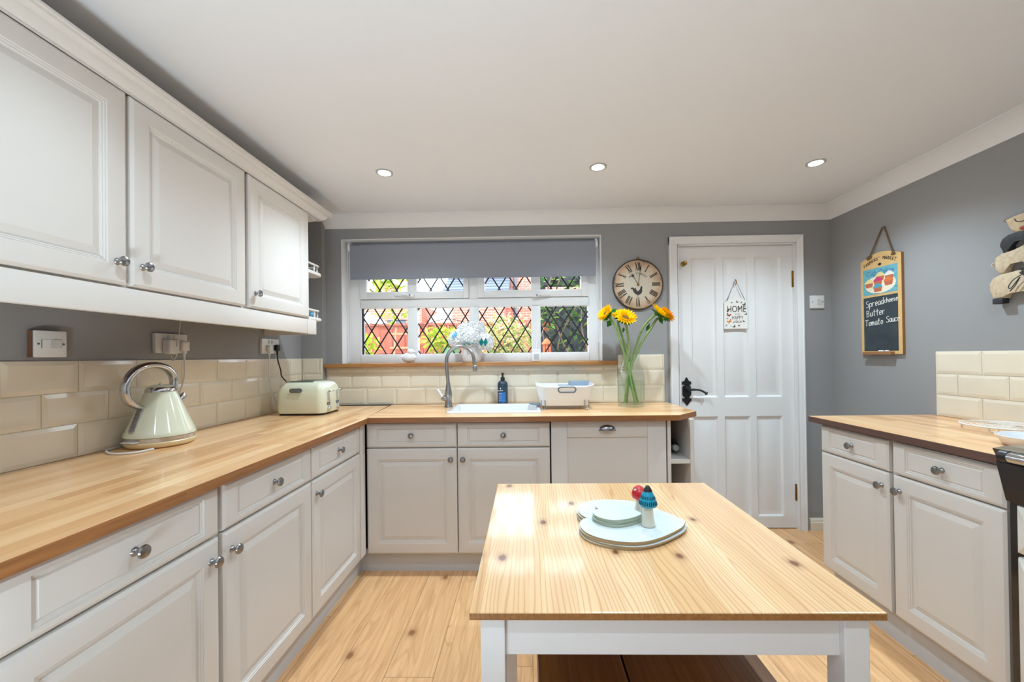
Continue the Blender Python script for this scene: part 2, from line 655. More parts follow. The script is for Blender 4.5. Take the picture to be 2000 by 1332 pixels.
# skirting
mb = MB(); mb.prism([(0, 0), (-0.018, 0), (-0.018, 0.055), (-0.014, 0.06), (-0.014, 0.07), (-0.006, 0.082), (0, 0.082)], (V((1.905, YW, 0)), Y, Z, X), XR - 1.905)
struct(mb.build('baseboard_back', M['skirt'], smooth=0))
mb = MB(); mb.prism([(0, 0), (-0.018, 0), (-0.018, 0.055), (-0.014, 0.06), (-0.014, 0.07), (-0.006, 0.082), (0, 0.082)], (V((XR, 2.1, 0)), X, Z, Y), YW - 2.1)
struct(mb.build('baseboard_right', M['skirt'], smooth=0))

# ------------------------------------------------------------------ window
YF, YG = 2.86, 2.893
def wx(px, y=YF): return onY(px, 640, y).x
def wz(py, y=YF, px=925): return onY(px, py, y).z
mb = MB()
fx0, fx1 = WX0 + 0.004, WX1 - 0.004
zb = WZ0; zt = WZ1 - 0.004
lp = [(wx(706), wx(796)), (wx(815), wx(917)), (wx(935), wx(1038)), (wx(1056), wx(1149.5))]
zl0, zl1 = wz(690), wz(599.5)
zs0 = wz(582.5)                                     # bottom edge of the top casements
sash = [(wx(704.5), wx(916.5)), (wx(934), wx(1149.5))]
zs1 = zt - 0.05
D0, D1 = YF, YF + 0.065
mb.box(fx0, lp[0][0], D0, D1, zb, zt, 0.004)
mb.box(lp[3][1], fx1, D0, D1, zb, zt, 0.004)
mb.box(lp[0][0] - 0.01, lp[3][1] + 0.01, D0, D1, zb, zl0, 0.004)
mb.box(lp[0][0] - 0.01, lp[3][1] + 0.01, D0, D1, zl1, zs0, 0.004)
mb.box(lp[0][0] - 0.01, lp[3][1] + 0.01, D0, D1, zs1, zt, 0.004)
for i in range(3):
    mb.box(lp[i][1], lp[i + 1][0], D0, D1, zl0 - 0.01, zl1 + 0.01, 0.004)
mb.box(sash[0][1], sash[1][0], D0, D1, zs0 - 0.01, zs1 + 0.01, 0.004)
win = struct(mb.build('window_1', M['upvc']), 'white leaded kitchen window with diamond panes')
bead = 0.008
gl_up = [(wx(718), wx(797)), (wx(815), wx(906)), (wx(947.5), wx(1038)), (wx(1056), wx(1135.5))]
zg0 = wz(567.5, YF - 0.012)
L0 = onY(743, 620, YG)
ldx, ldz = 33.55 / 778 * YG, 53.4 / 778 * YG
def leading(x0, x1, z0, z1, par):
    mb = MB()
    fr = (V((0, YG - 0.004, 0)), X, Z, -Y)
    for k in range(-30, 31):
        for sg in (1, -1):
            xa = L0.x + k * ldx
            a = (xa - sg * ldx * 10, L0.z - ldz * 10); b = (xa + sg * ldx * 10, L0.z + ldz * 10)
            c = clipseg(a, b, x0, x1, z0, z1)
            if c:
                strip(mb, c[0], c[1], 0.0088, fr, -0.001, 0.003 if sg > 0 else 0.0035)
    return mb.build('leading', M['lead'], par, smooth=0)
def pane(x0, x1, z0, z1, par, first):
    mb = MB(); mb.box(x0 - 0.004, x1 + 0.004, YG, YG + 0.006, z0 - 0.004, z1 + 0.004)
    g = mb.build('pane', M['glass'], par, smooth=0)
    mb = MB()
    fr = (V((0, YG - 0.02, 0)), X, Z, -Y)
    return g
for i, (a, b) in enumerate(lp):
    g = pane(a, b, zl0, zl1, win, i == 0)
    leading(a, b, zl0, zl1, g)
    if i == 0:
        mb = MB(); mb.box(a, a + 0.009, YG - 0.02, YG - 0.002, zl0, zl1); mb.build('gasket', M['lead'], win, 0)
for si, (a, b) in enumerate(sash):
    mb = MB()
    e0, e1 = YF - 0.014, YF + 0.05
    g1, g2 = gl_up[2 * si], gl_up[2 * si + 1]
    mb.box(a, g1[0], e0, e1, zs0 + 0.002, zs1, 0.003); mb.box(g2[1], b, e0, e1, zs0 + 0.002, zs1, 0.003)
    mb.box(g1[0], g2[1], e0, e1, zs0 + 0.002, zg0, 0.003); mb.box(g1[0], g2[1], e0, e1, zs1 - 0.04, zs1, 0.003)
    mb.box(g1[1], g2[0], e0, e1, zg0 - 0.002, zs1, 0.003)
    sh = mb.build('casement', M['upvc'], win)
    leading(g1[0], g1[1], zg0, zs1 - 0.04, sh); leading(g2[0], g2[1], zg0, zs1 - 0.04, sh)
    for g in (g1, g2):
        mb = MB(); mb.box(g[0] - 0.004, g[1] + 0.004, YG, YG + 0.006, zg0 - 0.004, zs1 - 0.036)
        mb.build('pane', M['glass'], sh, 0)
    # handle
    hx = wx(803) if si == 0 else wx(1048)
    hz = wz(577.5, YF - 0.014, 803 if si == 0 else 1048)
    sg = 1 if si else -1
    mb = MB()
    mb.box(hx - 0.022, hx + 0.03, e0 - 0.012, e0, hz - 0.011, hz + 0.009, 0.004)
    pts = [(hx + 0.004, e0 - 0.02, hz), (hx + sg * 0.02, e0 - 0.026, hz + 0.008), (hx + sg * 0.05, e0 - 0.03, hz + 0.014), (hx + sg * 0.105, e0 - 0.03, hz + 0.016)]
    mb.tube(catmull(pts, 4), [0.011] * 5 + [0.009] * 4 + [0.006] * 4, 8, flat=0.6)
    mb.build('window_handle', M['upvc'], sh)
    mb = MB(); mb.lathe([(0, 0.0), (0.0045, 0.0), (0.0045, 0.003), (0, 0.003)], (hx + 0.004, e0 - 0.03, hz), -Y, 12); mb.build('lock_hole', M['blackplastic'], sh)

# oak sill
z0s = onY(633, 717, 2.70).z
mb = MB()
sx0, sx1 = onY(633, 713, 2.70).x, onY(1207, 707, 2.70).x
zsl = WZ0
mb.prism([(sx0, 2.70), (sx1, 2.70), (sx1, YW - 0.002), (WX1 - 0.005, YW - 0.002), (WX1 - 0.005, YF - 0.001), (WX0 + 0.005, YF - 0.001), (WX0 + 0.005, YW - 0.002), (sx0, YW - 0.002)],
         (V((0, 0, zsl - 0.026)), X, Y, Z), 0.0255, b=0.003)
struct(mb.build('window_sill', M['sillwood']), 'oak window sill board')

# ------------------------------------------------------------------ door
YD = 2.772
def dx(px, py=650): return onY(px, py, YD).x
def dz(py, px=1440): return onY(px, py, YD).z
mb = MB()
lx0, lx1 = DX0 + 0.006, DX1 - 0.006
lz1 = dz(480.5)
rows = [(dz(1009, 1500), dz(812, 1500)), (dz(776), dz(502))]
cols_ = [(dx(1350.5), dx(1401)), (dx(1412.5), dx(1463)), (dx(1475), dx(1526.5))]
xs = [lx0] + [c for p in cols_ for c in p] + [lx1]
zs_ = [0.006] + [c for p in rows for c in p] + [lz1]
for i in range(0, 7, 2):
    mb.box(xs[i], xs[i + 1], YD, YD + 0.036, zs_[0], zs_[-1])
for j in range(0, 5, 2):
    for i in range(1, 6, 2):
        mb.box(xs[i], xs[i + 1], YD, YD + 0.036, zs_[j], zs_[j + 1])
for j in (1, 3):
    for i in (1, 3, 5):
        mb.panel((V((xs[i], YD, zs_[j])), X, Z, -Y), xs[i + 1] - xs[i], zs_[j + 1] - zs_[j],
                 [(0, 0), (0.003, -0.001), (0.009, -0.009), (0.012, -0.013), (0.03, -0.013), (0.045, -0.009)], back=False)
door = struct(mb.build('door_1', M['white'], smooth=20), 'white six-panel door with black lever handle')
# latch plate and lever
hc = onY(1341, 763, YD)
mb = MB()
half = [(0.0, 0.094), (0.006, 0.086), (0.014, 0.066), (0.02, 0.066), (0.03, 0.062), (0.032, 0.05), (0.029, 0.041), (0.02, 0.044), (0.012, 0.042), (0.014, 0.036), (0.026, 0.032), (0.031, 0.018), (0.028, 0.005),
        (0.03, -0.006), (0.028, -0.014), (0.03, -0.026), (0.024, -0.038), (0.013, -0.046), (0.012, -0.052), (0.02, -0.054), (0.029, -0.05), (0.032, -0.06), (0.029, -0.072), (0.018, -0.076), (0.008, -0.094), (0.0, -0.104)]
poly = half + [(-a, b) for a, b in half[-2:0:-1]]
mb.prism(poly, (hc, X, Z, -Y), 0.006, b2=0.002)
hd = mb.build('latch_plate', M['black'], door)
mb = MB()
mb.lathe([(0.021, 0), (0.021, 0.01), (0.013, 0.02), (0.009, 0.034), (0, 0.036)], hc + V((0.004, -0.005, 0.012)), -Y, 20)
p0 = hc + V((0.004, -0.034, 0.008))
mb.tube(catmull([p0, p0 + V((0.035, -0.006, 0.002)), p0 + V((0.075, -0.004, -0.004)), p0 + V((0.108, 0, -0.02)), p0 + V((0.122, 0, -0.03))], 4), [0.008] * 5 + [0.006] * 4 + [0.0065] * 4 + [0.011, 0.013, 0.011, 0.006], 8)
mb.build('lever_handle', M['black'], hd)
c = onY(1334, 516, YD)
mb = MB(); mb.lathe([(0, 0), (0.017, 0), (0.017, 0.004), (0.009, 0.008), (0.009, 0.016), (0.016, 0.022), (0.016, 0.03), (0, 0.034)], c, -Y, 20)
mb.build('brass_bolt', M['brass'], door)
for py in (545, 961):
    c = onY(1549 + (py - 545) * 0.011, py, YD)
    mb = MB(); mb.box(DX1 - 0.012, DX1 + 0.008, YD - 0.006, YD + 0.004, c.z - 0.056, c.z + 0.056, 0.001)
    mb.tube([(DX1 - 0.002, YD - 0.008, c.z - 0.056), (DX1 - 0.002, YD - 0.008, c.z + 0.056)], 0.006, 10)
    mb.build('hinge', M['brass'], door)
# architrave and lining
AX0, AX1, AZ1 = onY(1309, 600, 2.73).x, onY(1571, 600, 2.73).x, onY(1440, 460, 2.73).z
pr = [(0, 0), (0, 0.022), (0.008, 0.024), (0.016, 0.02), (0.04, 0.016), (0.052, 0.012), (0.056, 0)]
mb = MB()
def arch(poly, fr, L): mb.prism(poly, fr, L)
w0 = DX0 - AX0; w1 = AX1 - DX1; w2 = AZ1 - DZ1
pA = lambda w: [(p[0] / 0.056 * w, p[1]) for p in pr]
mb.prism(pA(w0), (V((AX0, YW, 0)), X, -Y, Z), AZ1)
mb.prism(pA(w1), (V((AX1, YW, 0)), -X, -Y, Z), AZ1)
mb.prism(pA(w2), (V((AX0, YW, AZ1)), -Z, -Y, X), AX1 - AX0)
mb.box(DX0, DX0 + 0.005, YW - 0.012, YW + 0.1, 0, DZ1); mb.box(DX1 - 0.005, DX1, YW - 0.012, YW + 0.1, 0, DZ1); mb.box(DX0, DX1, YW - 0.012, YW + 0.1, DZ1 - 0.005, DZ1)
struct(mb.build('trim_4', M['white'], smooth=20), 'white moulded frame around the panelled door')
mb = MB(); mb.box(DX0, DX1, YW + 0.2, YW + 0.22, 0, DZ1)  # board in wall paint closes the opening behind the leaf
struct(mb.build('trim_5', M['wall'], smooth=0), 'wall-coloured board closing the opening behind the door')

# ------------------------------------------------------------------ metro tiles
def tiles(name, label, fr, rows, x0, x1, L, phase, t=0.009, capz=True):
    """rows: list of (v0, v1); bevel-edged tiles, half bond"""
    o, u, v, n = fr
    mb = MB()
    mb.mi = 1
    mb.box(x0, x1, rows[-1][0], rows[0][1], 0, t * 0.45, fr=fr)
    mb.mi = 0
    g = 0.001
    for (v0, v1), ph in zip(rows, phase):
        k = math.floor((x0 - ph) / L)
        a = ph + k * L
        while a < x1 - 1e-4:
            p, q = max(a, x0), min(a + L, x1)
            if q - p > 0.008:
                w, h = q - p - 2 * g, v1 - v0 - 2 * g
                bw = min(0.014, w * 0.4, h * 0.4)
                mb.panel((o + u * (p + g) + v * (v0 + g), u, v, n), w, h, [(0, t * 0.3), (0, t * 0.68), (bw, t)], back=False)
            a += L
    return struct(mb.build(name, [M['tile'], M['grout']], smooth=0), label)
z3 = [(1.097, 1.204), (0.99, 1.097), (0.8775, 0.99)]
tiles('tiled_splashback', 'cream bevelled metro tiles above the left worktop', (V((XL, 0, 0)), Y, Z, X), z3, 0.3, 2.699, 0.2045, [1.334, 1.228, 1.33])
tiles('tiled_splashback', 'cream bevelled metro tiles under the window', (V((0, YW, 0)), X, Z, -Y), [(1.10, zsl - 0.0265), (0.993, 1.10), (0.8775, 0.993)], -1.391, WX1 + 0.1, 0.2045, [-1.312, -1.213, -1.109])
tiles('tiled_splashback', 'cream bevelled metro tiles behind the sunflower vase', (V((0, YW, 0)), X, Z, -Y), [(1.10, 1.204), (0.993, 1.10), (0.8775, 0.993)], WX1 + 0.104, 0.945, 0.2045, [0.524, 0.627, 0.732])
tiles('tiled_splashback', 'narrow cream metro tiles on the boxed-in corner by the window', (V((0, 2.70, 0)), X, Z, -Y), z3, XL + 0.009, -1.392, 0.2045, [-1.41, -1.312, -1.41])
tiles('tiled_splashback', 'cream bevelled metro tiles above the right worktop', (V((XR, 0, 0)), Y, Z, -X), [(1.089, 1.2), (0.984, 1.089), (0.8775, 0.984)], 0.5, 2.062, 0.2045, [2.062 - 0.2045, 2.062 - 0.102, 2.062 - 0.2045])
# ------------------------------------------------------------------ fitted units
DOORP = [(0.001, 0), (0, 0.002), (0, 0.0145), (0.003, 0.0165), (0.008, 0.0195), (0.010, 0.02), (0.058, 0.02), (0.060, 0.0175), (0.0635, 0.0175), (0.0655, 0.0145), (0.069, 0.0145), (0.0715, 0.0095), (0.0745, 0.0095), (0.096, 0.0168), (0.099, 0.0168)]
DRAWP = [(0.001, 0), (0, 0.002), (0, 0.0145), (0.003, 0.0165), (0.008, 0.0195), (0.010, 0.02), (0.054, 0.0185, 0.02), (0.0565, 0.021, 0.0165), (0.060, 0.0245, 0.0165), (0.0625, 0.027, 0.0135), (0.0655, 0.030, 0.0135), (0.0685, 0.033, 0.0165)]
def sub(mb_, *a): pass
def knob(fr, a, b, parent, h=0.02):
    o, u, v, n = fr
    mb = MB()
    mb.lathe([(0, 0), (0.0105, 0), (0.0095, 0.0025), (0.0055, 0.006), (0.005, 0.013), (0.008, 0.016), (0.0145, 0.0195), (0.0155, 0.0225), (0.0135, 0.0262), (0.008, 0.0282), (0.004, 0.0285), (0, 0.0292)],
             o + u * a + v * b + n * h, n, 24)
    return mb.build('knob', M['nickel'], parent)
def base_unit(label, fr, w, dr, dd, kside, depth, zc0, zc1, plinth=None, group=None, fill0=0.0, fill1=0.0, post=False, sink=False):
    """fr: origin at floor on the door face plane, u across, v up, n outwards (door front at n=0)"""
    o, u, v, n = fr
    t = thing('base_cabinet', label, 'cabinet', o + u * (w / 2), group)
    mb = MB(); mb.box(-fill0, w + fill1, zc0, 0.78 if sink else zc1, -depth, -0.0215, fr=fr)
    if sink:
        mb.box(-fill0, w + fill1, 0.78, zc1, -0.045, -0.0215, fr=fr)
    mb.build('carcass', M['cab'], t, smooth=0)
    if post:
        mb = MB(); mb.box(w + 0.002, w + 0.065, zc0, zc1, -0.022, -0.002, 0.001, fr=fr); mb.build('corner_post', M['cab'], t, 0)
    g = 0.0015
    f2 = (o + n * -0.02, u, v, n)
    mb = MB(); mb.panel((f2[0] + u * g + v * dr[0], u, v, n), w - 2 * g, dr[1] - dr[0], DRAWP)
    d = mb.build('drawer', M['cab'], t, smooth=15)
    knob(f2, w / 2, (dr[0] + dr[1]) / 2, d, 0.0165)
    mb = MB(); mb.panel((f2[0] + u * g + v * dd[0], u, v, n), w - 2 * g, dd[1] - dd[0], DOORP)
    d = mb.build('door', M['cab'], t, smooth=15)
    knob(f2, w - 0.032 if kside == 'r' else 0.032, dd[1] - 0.058, d)
    return t
FRL = lambda y: (V((XA, y, 0)), Y, Z, X)
ZU = ZT - TT
dr, dd = (0.700, 0.836), (0.126, 0.691)
base_unit('off-white base cabinet nearest the camera in the run below the kettle worktop', FRL(0.641), 0.495, dr, dd, 'r', 0.63, 0.128, ZU - 0.001, group='base cabinets of the left run')
base_unit('off-white base cabinet second along the run below the kettle worktop', FRL(1.150), 0.481, dr, dd, 'l', 0.63, 0.128, ZU - 0.001, group='base cabinets of the left run', fill0=0.013)
base_unit('off-white base cabinet of the left run beside the inner corner', FRL(1.634), 0.478, dr, dd, 'l', 0.63, 0.128, ZU - 0.001, group='base cabinets of the left run', fill1=0.045, post=True)
FRB = lambda x: (V((x, YB, 0)), X, Z, -Y)
dr, dd = (0.708, 0.838), (0.124, 0.700)
base_unit('off-white base cabinet under the sink beside the inner corner', FRB(-0.886), 0.5, dr, dd, 'r', 0.55, 0.126, ZU - 0.001, group='base cabinets under the window', sink=True)
base_unit('off-white base cabinet under the sink next to the dishwasher', FRB(-0.383), 0.508, dr, dd, 'l', 0.55, 0.126, ZU - 0.001, group='base cabinets under the window', sink=True)
FRR = lambda y: (V((XC, y, 0)), -Y, Z, -X)
dr, dd = (0.711, 0.838), (0.138, 0.704)
base_unit('off-white base cabinet at the door end of the right worktop', FRR(2.037), 0.374, dr, dd, 'r', 0.59, 0.14, ZU - 0.001, group='base cabinets under the right worktop')
base_unit('off-white base cabinet beside the range cooker', FRR(1.648), 0.384, dr, dd, 'l', 0.59, 0.14, ZU - 0.001, group='base cabinets under the right worktop', fill0=0.014, fill1=0.006)

# dishwasher front
fr = FRB(0.132)
t = thing('integrated_dishwasher', 'plain panelled dishwasher front with a cup handle under the drainer', 'dishwasher', (0.44, YB, 0))
mb = MB(); mb.box(0, 0.626, 0.126, ZU - 0.001, -0.55, -0.0215, fr=fr); mb.build('housing', M['cab'], t, 0)
o, u, v, n = fr
mb = MB()
W_, H0, H1 = 0.622, 0.128, 0.842
zr = 0.755
mb.box(0, 0.088, H0, H1, -0.02, 0, 0.002, fr=fr); mb.box(W_ - 0.1, W_, H0, H1, -0.02, 0, 0.002, fr=fr)
mb.box(0.0885, W_ - 0.1005, zr, H1, -0.02, -0.0006, 0.0012, fr=fr); mb.box(0.0885, W_ - 0.1005, H0, H0 + 0.1, -0.02, -0.0006, 0.0012, fr=fr)
mb.box(0.086, W_ - 0.098, H0 + 0.098, zr + 0.002, -0.02, -0.007, fr=fr)
d = mb.build('door', M['cab'], t, 30)
hc = onY(1186, 835, YB)
mb = MB()
N = 10
for i in range(N):
    a0, a1 = PI * i / N, PI * (i + 1) / N
    for j in range(6):
        b0, b1 = PI / 2 * j / 6, PI / 2 * (j + 1) / 6
        def pt(a, b): return hc + V((-0.043 * cos(a) * (0.55 + 0.45 * cos(b) if False else 1) * 1.0, -0.024 * sin(b) * sin(a) ** 0.6, 0.03 * sin(a) ** 0.7 * cos(b) - 0.014))
        mb.quad([pt(a0, b0), pt(a1, b0), pt(a1, b1), pt(a0, b1)])
mb.box(hc.x - 0.047, hc.x + 0.047, YB - 0.003, YB, hc.z - 0.017, hc.z - 0.012)
bmesh.ops.remove_doubles(mb.bm, verts=mb.bm.verts[:], dist=0.0002)
mb.build('cup_handle', M['nickel'], d, 60)

# open wine shelf unit at the end of the run
t = thing('open_shelf_unit', 'narrow open shelf unit holding a bottle beside the door', 'shelf', (0.84, YB + 0.2, 0))
ux0, ux1 = 0.762, 0.905
mb = MB(); mb.box(ux0, ux0 + 0.018, YB, 2.69, 0.126, ZU - 0.001, 0.001); mb.build('side_panel', M['cab'], t, 0)
mb = MB(); mb.box(ux1 - 0.02, ux1, YB + 0.002, 2.69, 0.0, ZU - 0.001, 0.001); mb.build('side_panel', M['cab'], t, 0)
zs = onY(1325, 898, YB).z
mb = MB(); mb.box(ux0 + 0.018, ux1 - 0.02, YB + 0.004, 2.69, zs - 0.022, zs, 0.001); mb.build('shelf', M['cab'], t, 0)
mb = MB(); mb.box(ux0 + 0.018, ux1 - 0.02, YB + 0.004, 2.69, 0.126, 0.146, 0.001); mb.build('shelf', M['cab'], t, 0)
mb = MB(); mb.box(ux0 + 0.018, ux1 - 0.02, 2.66, 2.69, 0.146, ZU - 0.001); mb.build('back_panel', M['cabgap'], t, 0)
# bottle lying in it
M['bottle'] = plain('dark_green_bottle_glass', (18, 26, 22), 0.08, coat=0.4)
M['foil'] = plain('grey_bottle_cap', (150, 150, 148), 0.4)
bx, br = ux1 - 0.02 - 0.045, 0.043
bc = V((bx, YB + 0.085, zs + br))
t = thing('wine_bottle', 'dark green bottle lying on the open shelf with its grey cap facing out', 'bottle', (bx, YB + 0.2, zs))
mb = MB(); mb.lathe([(0, 0.31), (0.035, 0.31), (br, 0.30), (br, 0.10), (0.038, 0.075), (0.022, 0.05), (0.016, 0.035), (0.0155, 0.01)], bc, Y, 28); mb.build('bottle_body', M['bottle'], t)
mb = MB(); mb.lathe([(0.0158, 0.03), (0.0165, 0.028), (0.0165, 0.001), (0.013, -0.002), (0.008, -0.002), (0.007, -0.0005), (0, -0.0005)], bc, Y, 24); mb.build('bottle_cap', M['foil'], t)

# plinths
mb = MB(); mb.box(XL + 0.05, -0.945, 0.58, YB + 0.07, 0, 0.1255); mb.build('plinth', M['plinth'], smooth=0)
tag(bpy.data.objects['plinth'], 'grey plinth board under the left run of cabinets', 'plinth')
mb = MB(); mb.box(-0.944, ux1 - 0.021, YB + 0.058, YB + 0.076, 0, 0.1235); tag(mb.build('plinth', M['plinth'], smooth=0), 'grey plinth board under the sink cabinets', 'plinth')
mb = MB(); mb.box(1.525, 1.543, 1.255, 2.025, 0, 0.1375); tag(mb.build('plinth', M['plinth'], smooth=0), 'grey plinth board under the right-hand cabinets', 'plinth')

# worktops
def slab(name, label, poly, mats, edge_test):
    mb = MB()
    mb.prism(poly, (V((0, 0, ZU)), X, Y, Z), TT, b2=0.0025)
    mb.top(0, 1)
    return tag(mb.build(name, mats, smooth=0), label, 'worktop')
JX = -0.862
slab('worktop', 'solid beech worktop along the left wall below the kettle and toaster', [(XL + 0.001, 0.56), (-0.855, 0.56), (-0.86, 2.14), (-0.88, 2.155), (-0.935, 2.699), (XL + 0.001, 2.699)], [M['woodY'], M['woodedge']], lambda n: 1)
sky0, sky1 = 2.272 + 0.012, 2.655 - 0.012
skx0, skx1 = onZ(868, 806, 0.887).x + 0.012, onZ(1057.5, 804, 0.887).x - 0.012
yfr = lambda x: 2.143 + (x + 0.86) / 1.675 * 0.002
mb = MB()
for poly in ([(-0.877, 2.1565), (-0.86, 2.143), (skx0, yfr(skx0)), (skx0, YW - 0.01), (-0.929, YW - 0.01)], [(skx1, yfr(skx1)), (0.815, 2.145), (0.965, 2.29), (0.952, YW - 0.01), (skx1, YW - 0.01)],
             [(skx0, yfr(skx0)), (skx1, yfr(skx1)), (skx1, sky0), (skx0, sky0)], [(skx0, sky1), (skx1, sky1), (skx1, YW - 0.01), (skx0, YW - 0.01)]):
    mb.prism(poly, (V((0, 0, ZU)), X, Y, Z), TT)
bmesh.ops.remove_doubles(mb.bm, verts=mb.bm.verts[:], dist=0.0001)
seen = {}
for f in mb.bm.faces[:]:
    seen.setdefault(tuple(round(q, 4) for q in f.calc_center_median()), []).append(f)
dup_faces = [f for fs in seen.values() if len(fs) > 1 for f in fs]
if dup_faces:
    bmesh.ops.delete(mb.bm, geom=dup_faces, context='FACES_ONLY')
mb.top(0, 1)
tag(mb.build('worktop', [M['woodX'], M['woodedgeX']], smooth=0), 'solid beech worktop with a clipped corner under the window', 'worktop')
slab('worktop', 'solid wood worktop with a dark front edge beside the range cooker', [(1.455, 1.268), (XR - 0.001, 1.268), (XR - 0.001, 2.09), (1.448, 2.082)], [M['woodY'], M['woodedgeD']], lambda n: 1)

# ------------------------------------------------------------------ wall units
FRU = lambda y: (V((XU, y, 0)), Y, Z, X)
def wall_unit(label, y0, y1, kside, z0=1.431, z1=2.02):
    fr = FRU(y0)
    o, u, v, n = fr
    w = y1 - y0
    t = thing('wall_cabinet', label, 'cabinet', (XL + 0.16, (y0 + y1) / 2, z0), 'wall cabinets')
    mb = MB(); mb.box(-0.004, w + 0.009, z0 - 0.006, z1 + 0.012, -(XU - XL) + 0.001, -0.0215, fr=fr); mb.build('carcass', M['cab'], t, 0)
    f2 = (o - n * 0.02, u, v, n)
    mb = MB(); mb.panel((f2[0] + u * 0.0 + v * z0, u, v, n), w, z1 - z0, DOORP)
    d = mb.build('door', M['cab'], t, 15)
    knob(f2, w - 0.032 if kside == 'r' else 0.034, 1.497, d)
wall_unit('white wall cabinet nearest the camera above the switch plate', 0.72, 1.188, 'r')
wall_unit('white wall cabinet second from the camera above the kettle', 1.201, 1.704, 'l')
wall_unit('white wall cabinet next to the open corner shelves', 1.726, 2.208, 'l')
# pelmet
mb = MB()
mb.box(XU - 0.03, XU - 0.008, 0.716, 2.2, 1.343, 1.4245, 0.004)
pts = [(XU - 0.03, 2.2), (XU - 0.008, 2.2), (XU - 0.012, 2.30), (XU - 0.03, 2.322), (XU - 0.06, 2.33), (XL + 0.002, 2.33), (XL + 0.002, 2.308), (XU - 0.06, 2.308), (XU - 0.035, 2.295)]
mb.prism(pts, (V((0, 0, 1.343)), X, Y, Z), 0.0815, b=0.002)
tag(mb.build('pelmet', M['cab'], smooth=30), 'white light pelmet running along the bottom of the wall cabinets', 'pelmet')
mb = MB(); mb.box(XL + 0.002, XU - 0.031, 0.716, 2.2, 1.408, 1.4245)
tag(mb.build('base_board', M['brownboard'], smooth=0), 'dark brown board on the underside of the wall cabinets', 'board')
# cornice, mitred round the end
prof = [(0, 0), (0.006, 0.0), (0.006, 0.006), (0.018, 0.012), (0.026, 0.022), (0.03, 0.03), (0.04, 0.032), (0.046, 0.037), (0.048, 0.044), (0.055, 0.044), (0.055, 0.052), (0, 0.052)]
mb = MB()
zc0 = 2.022
ends = []
rings = []
xb, ye = XU - 0.005, 2.345
for kind_ in range(3):
    ring = []
    for a, h in prof:
        if kind_ == 0: p = (xb + a, 0.60, zc0 + h)
        elif kind_ == 1: p = (xb + a, ye + a, zc0 + h)
        else: p = (XL + 0.001, ye + a, zc0 + h)
        ring.append(mb.bm.verts.new(p))
    rings.append(ring)
n_ = len(prof)
for p, q in zip(rings, rings[1:]):
    for k in range(n_):
        mb.bm.faces.new([p[k], p[(k + 1) % n_], q[(k + 1) % n_], q[k]])
mb.bm.faces.new(rings[0]); mb.bm.faces.new(rings[-1][::-1])
mb.box(XL + 0.002, xb, 0.60, ye, 2.034, 2.05)
tag(mb.build('cornice', M['cab'], smooth=30), 'white stepped cornice along the top of the wall cabinets', 'cornice')
# open end shelves
t = thing('corner_shelf_unit', 'open white end shelves with little gallery rails beside the wall cabinets', 'shelf', (-1.4, 2.3, 1.43))
def qshape(x1, y1, r, k=8):
    P = [(XL + 0.002, 2.219), (x1, 2.219)]
    for i in range(k + 1):
        a = PI / 2 * i / k
        P.append((x1 - r + r * cos(a), y1 - r + r * sin(a)))
    P.append((XL + 0.002, y1))
    return P
for zz in (1.424, 1.692, 2.016):
    mb = MB(); mb.prism(qshape(-1.222, 2.40 if zz < 2 else 2.345, 0.055), (V((0, 0, zz)), X, Y, Z), 0.018, b=0.003); mb.build('shelf', M['cab'], t, 30)
for zz in (1.442, 1.71):
    zr = zz + 0.036
    o_ = qshape(-1.23, 2.393, 0.055); 
    path = [V((p[0] - 0.004, p[1] - 0.004, zr + 0.006)) for p in o_[1:]]
    mb = MB(); mb.tube(path, 0.006, 8, flat=1.0); rl = mb.build('gallery_rail', M['cab'], t, 40)
    for sx, sy in ((-1.239, 2.235), (-1.239, 2.31), (-1.254, 2.371), (-1.33, 2.383), (-1.42, 2.383)):
        mb = MB(); mb.lathe([(0.006, 0), (0.006, 0.004), (0.0035, 0.008), (0.0065, 0.018), (0.0035, 0.028), (0.0055, 0.034), (0.0055, 0.037)], (sx, sy, zz), Z, 12); mb.build('spindle', M['cab'], t, 40)
M['blueglass'] = plain('pale_blue_glass', (120, 178, 214), 0.15, coat=0.5)
mb = MB(); mb.lathe([(0, 0), (0.018, 0), (0.02, 0.004), (0.02, 0.026), (0.014, 0.032), (0.014, 0.036), (0.018, 0.038), (0, 0.038)], (-1.270, 2.345, 1.4425), Z, 20)
tag(mb.build('trinket_jar', M['blueglass']), 'small pale blue jar on the lowest gallery shelf', 'jar')

# ------------------------------------------------------------------ pine table and bench
TX0, TX1, TY0, TY1, TZ = -0.113, 0.660, 0.750, 1.508, 0.720
t = thing('pine_table', 'varnished knotty pine table with white legs in the foreground', 'table', ((TX0 + TX1) / 2, (TY0 + TY1) / 2, 0))
mb = MB(); mb.box(TX0, TX1, TY0, TY1, TZ - 0.0155, TZ, 0.0022)
mb.top(0, 1, 2, 0.3)
mb.build('tabletop', [M['pine'], M['pineedge']], t, 0)
M['tablewhite'] = plain('white_painted_pine', (222, 220, 220), 0.42)
lx = [(TX0 + 0.019, TX0 + 0.066), (TX1 - 0.066, TX1 - 0.019)]
ly = [(TY0 + 0.017, TY0 + 0.064), (TY1 - 0.064, TY1 - 0.017)]
for a in lx:
    for b in ly:
        mb = MB(); mb.box(a[0], a[1], b[0], b[1], 0, TZ - 0.0156, 0.002); mb.build('leg', M['tablewhite'], t, 0)
for b in (ly[0][0] + 0.012, ly[1][1] - 0.032):
    mb = MB(); mb.box(lx[0][1], lx[1][0], b, b + 0.02, 0.62, TZ - 0.0156, 0.001); mb.build('apron', M['tablewhite'], t, 0)
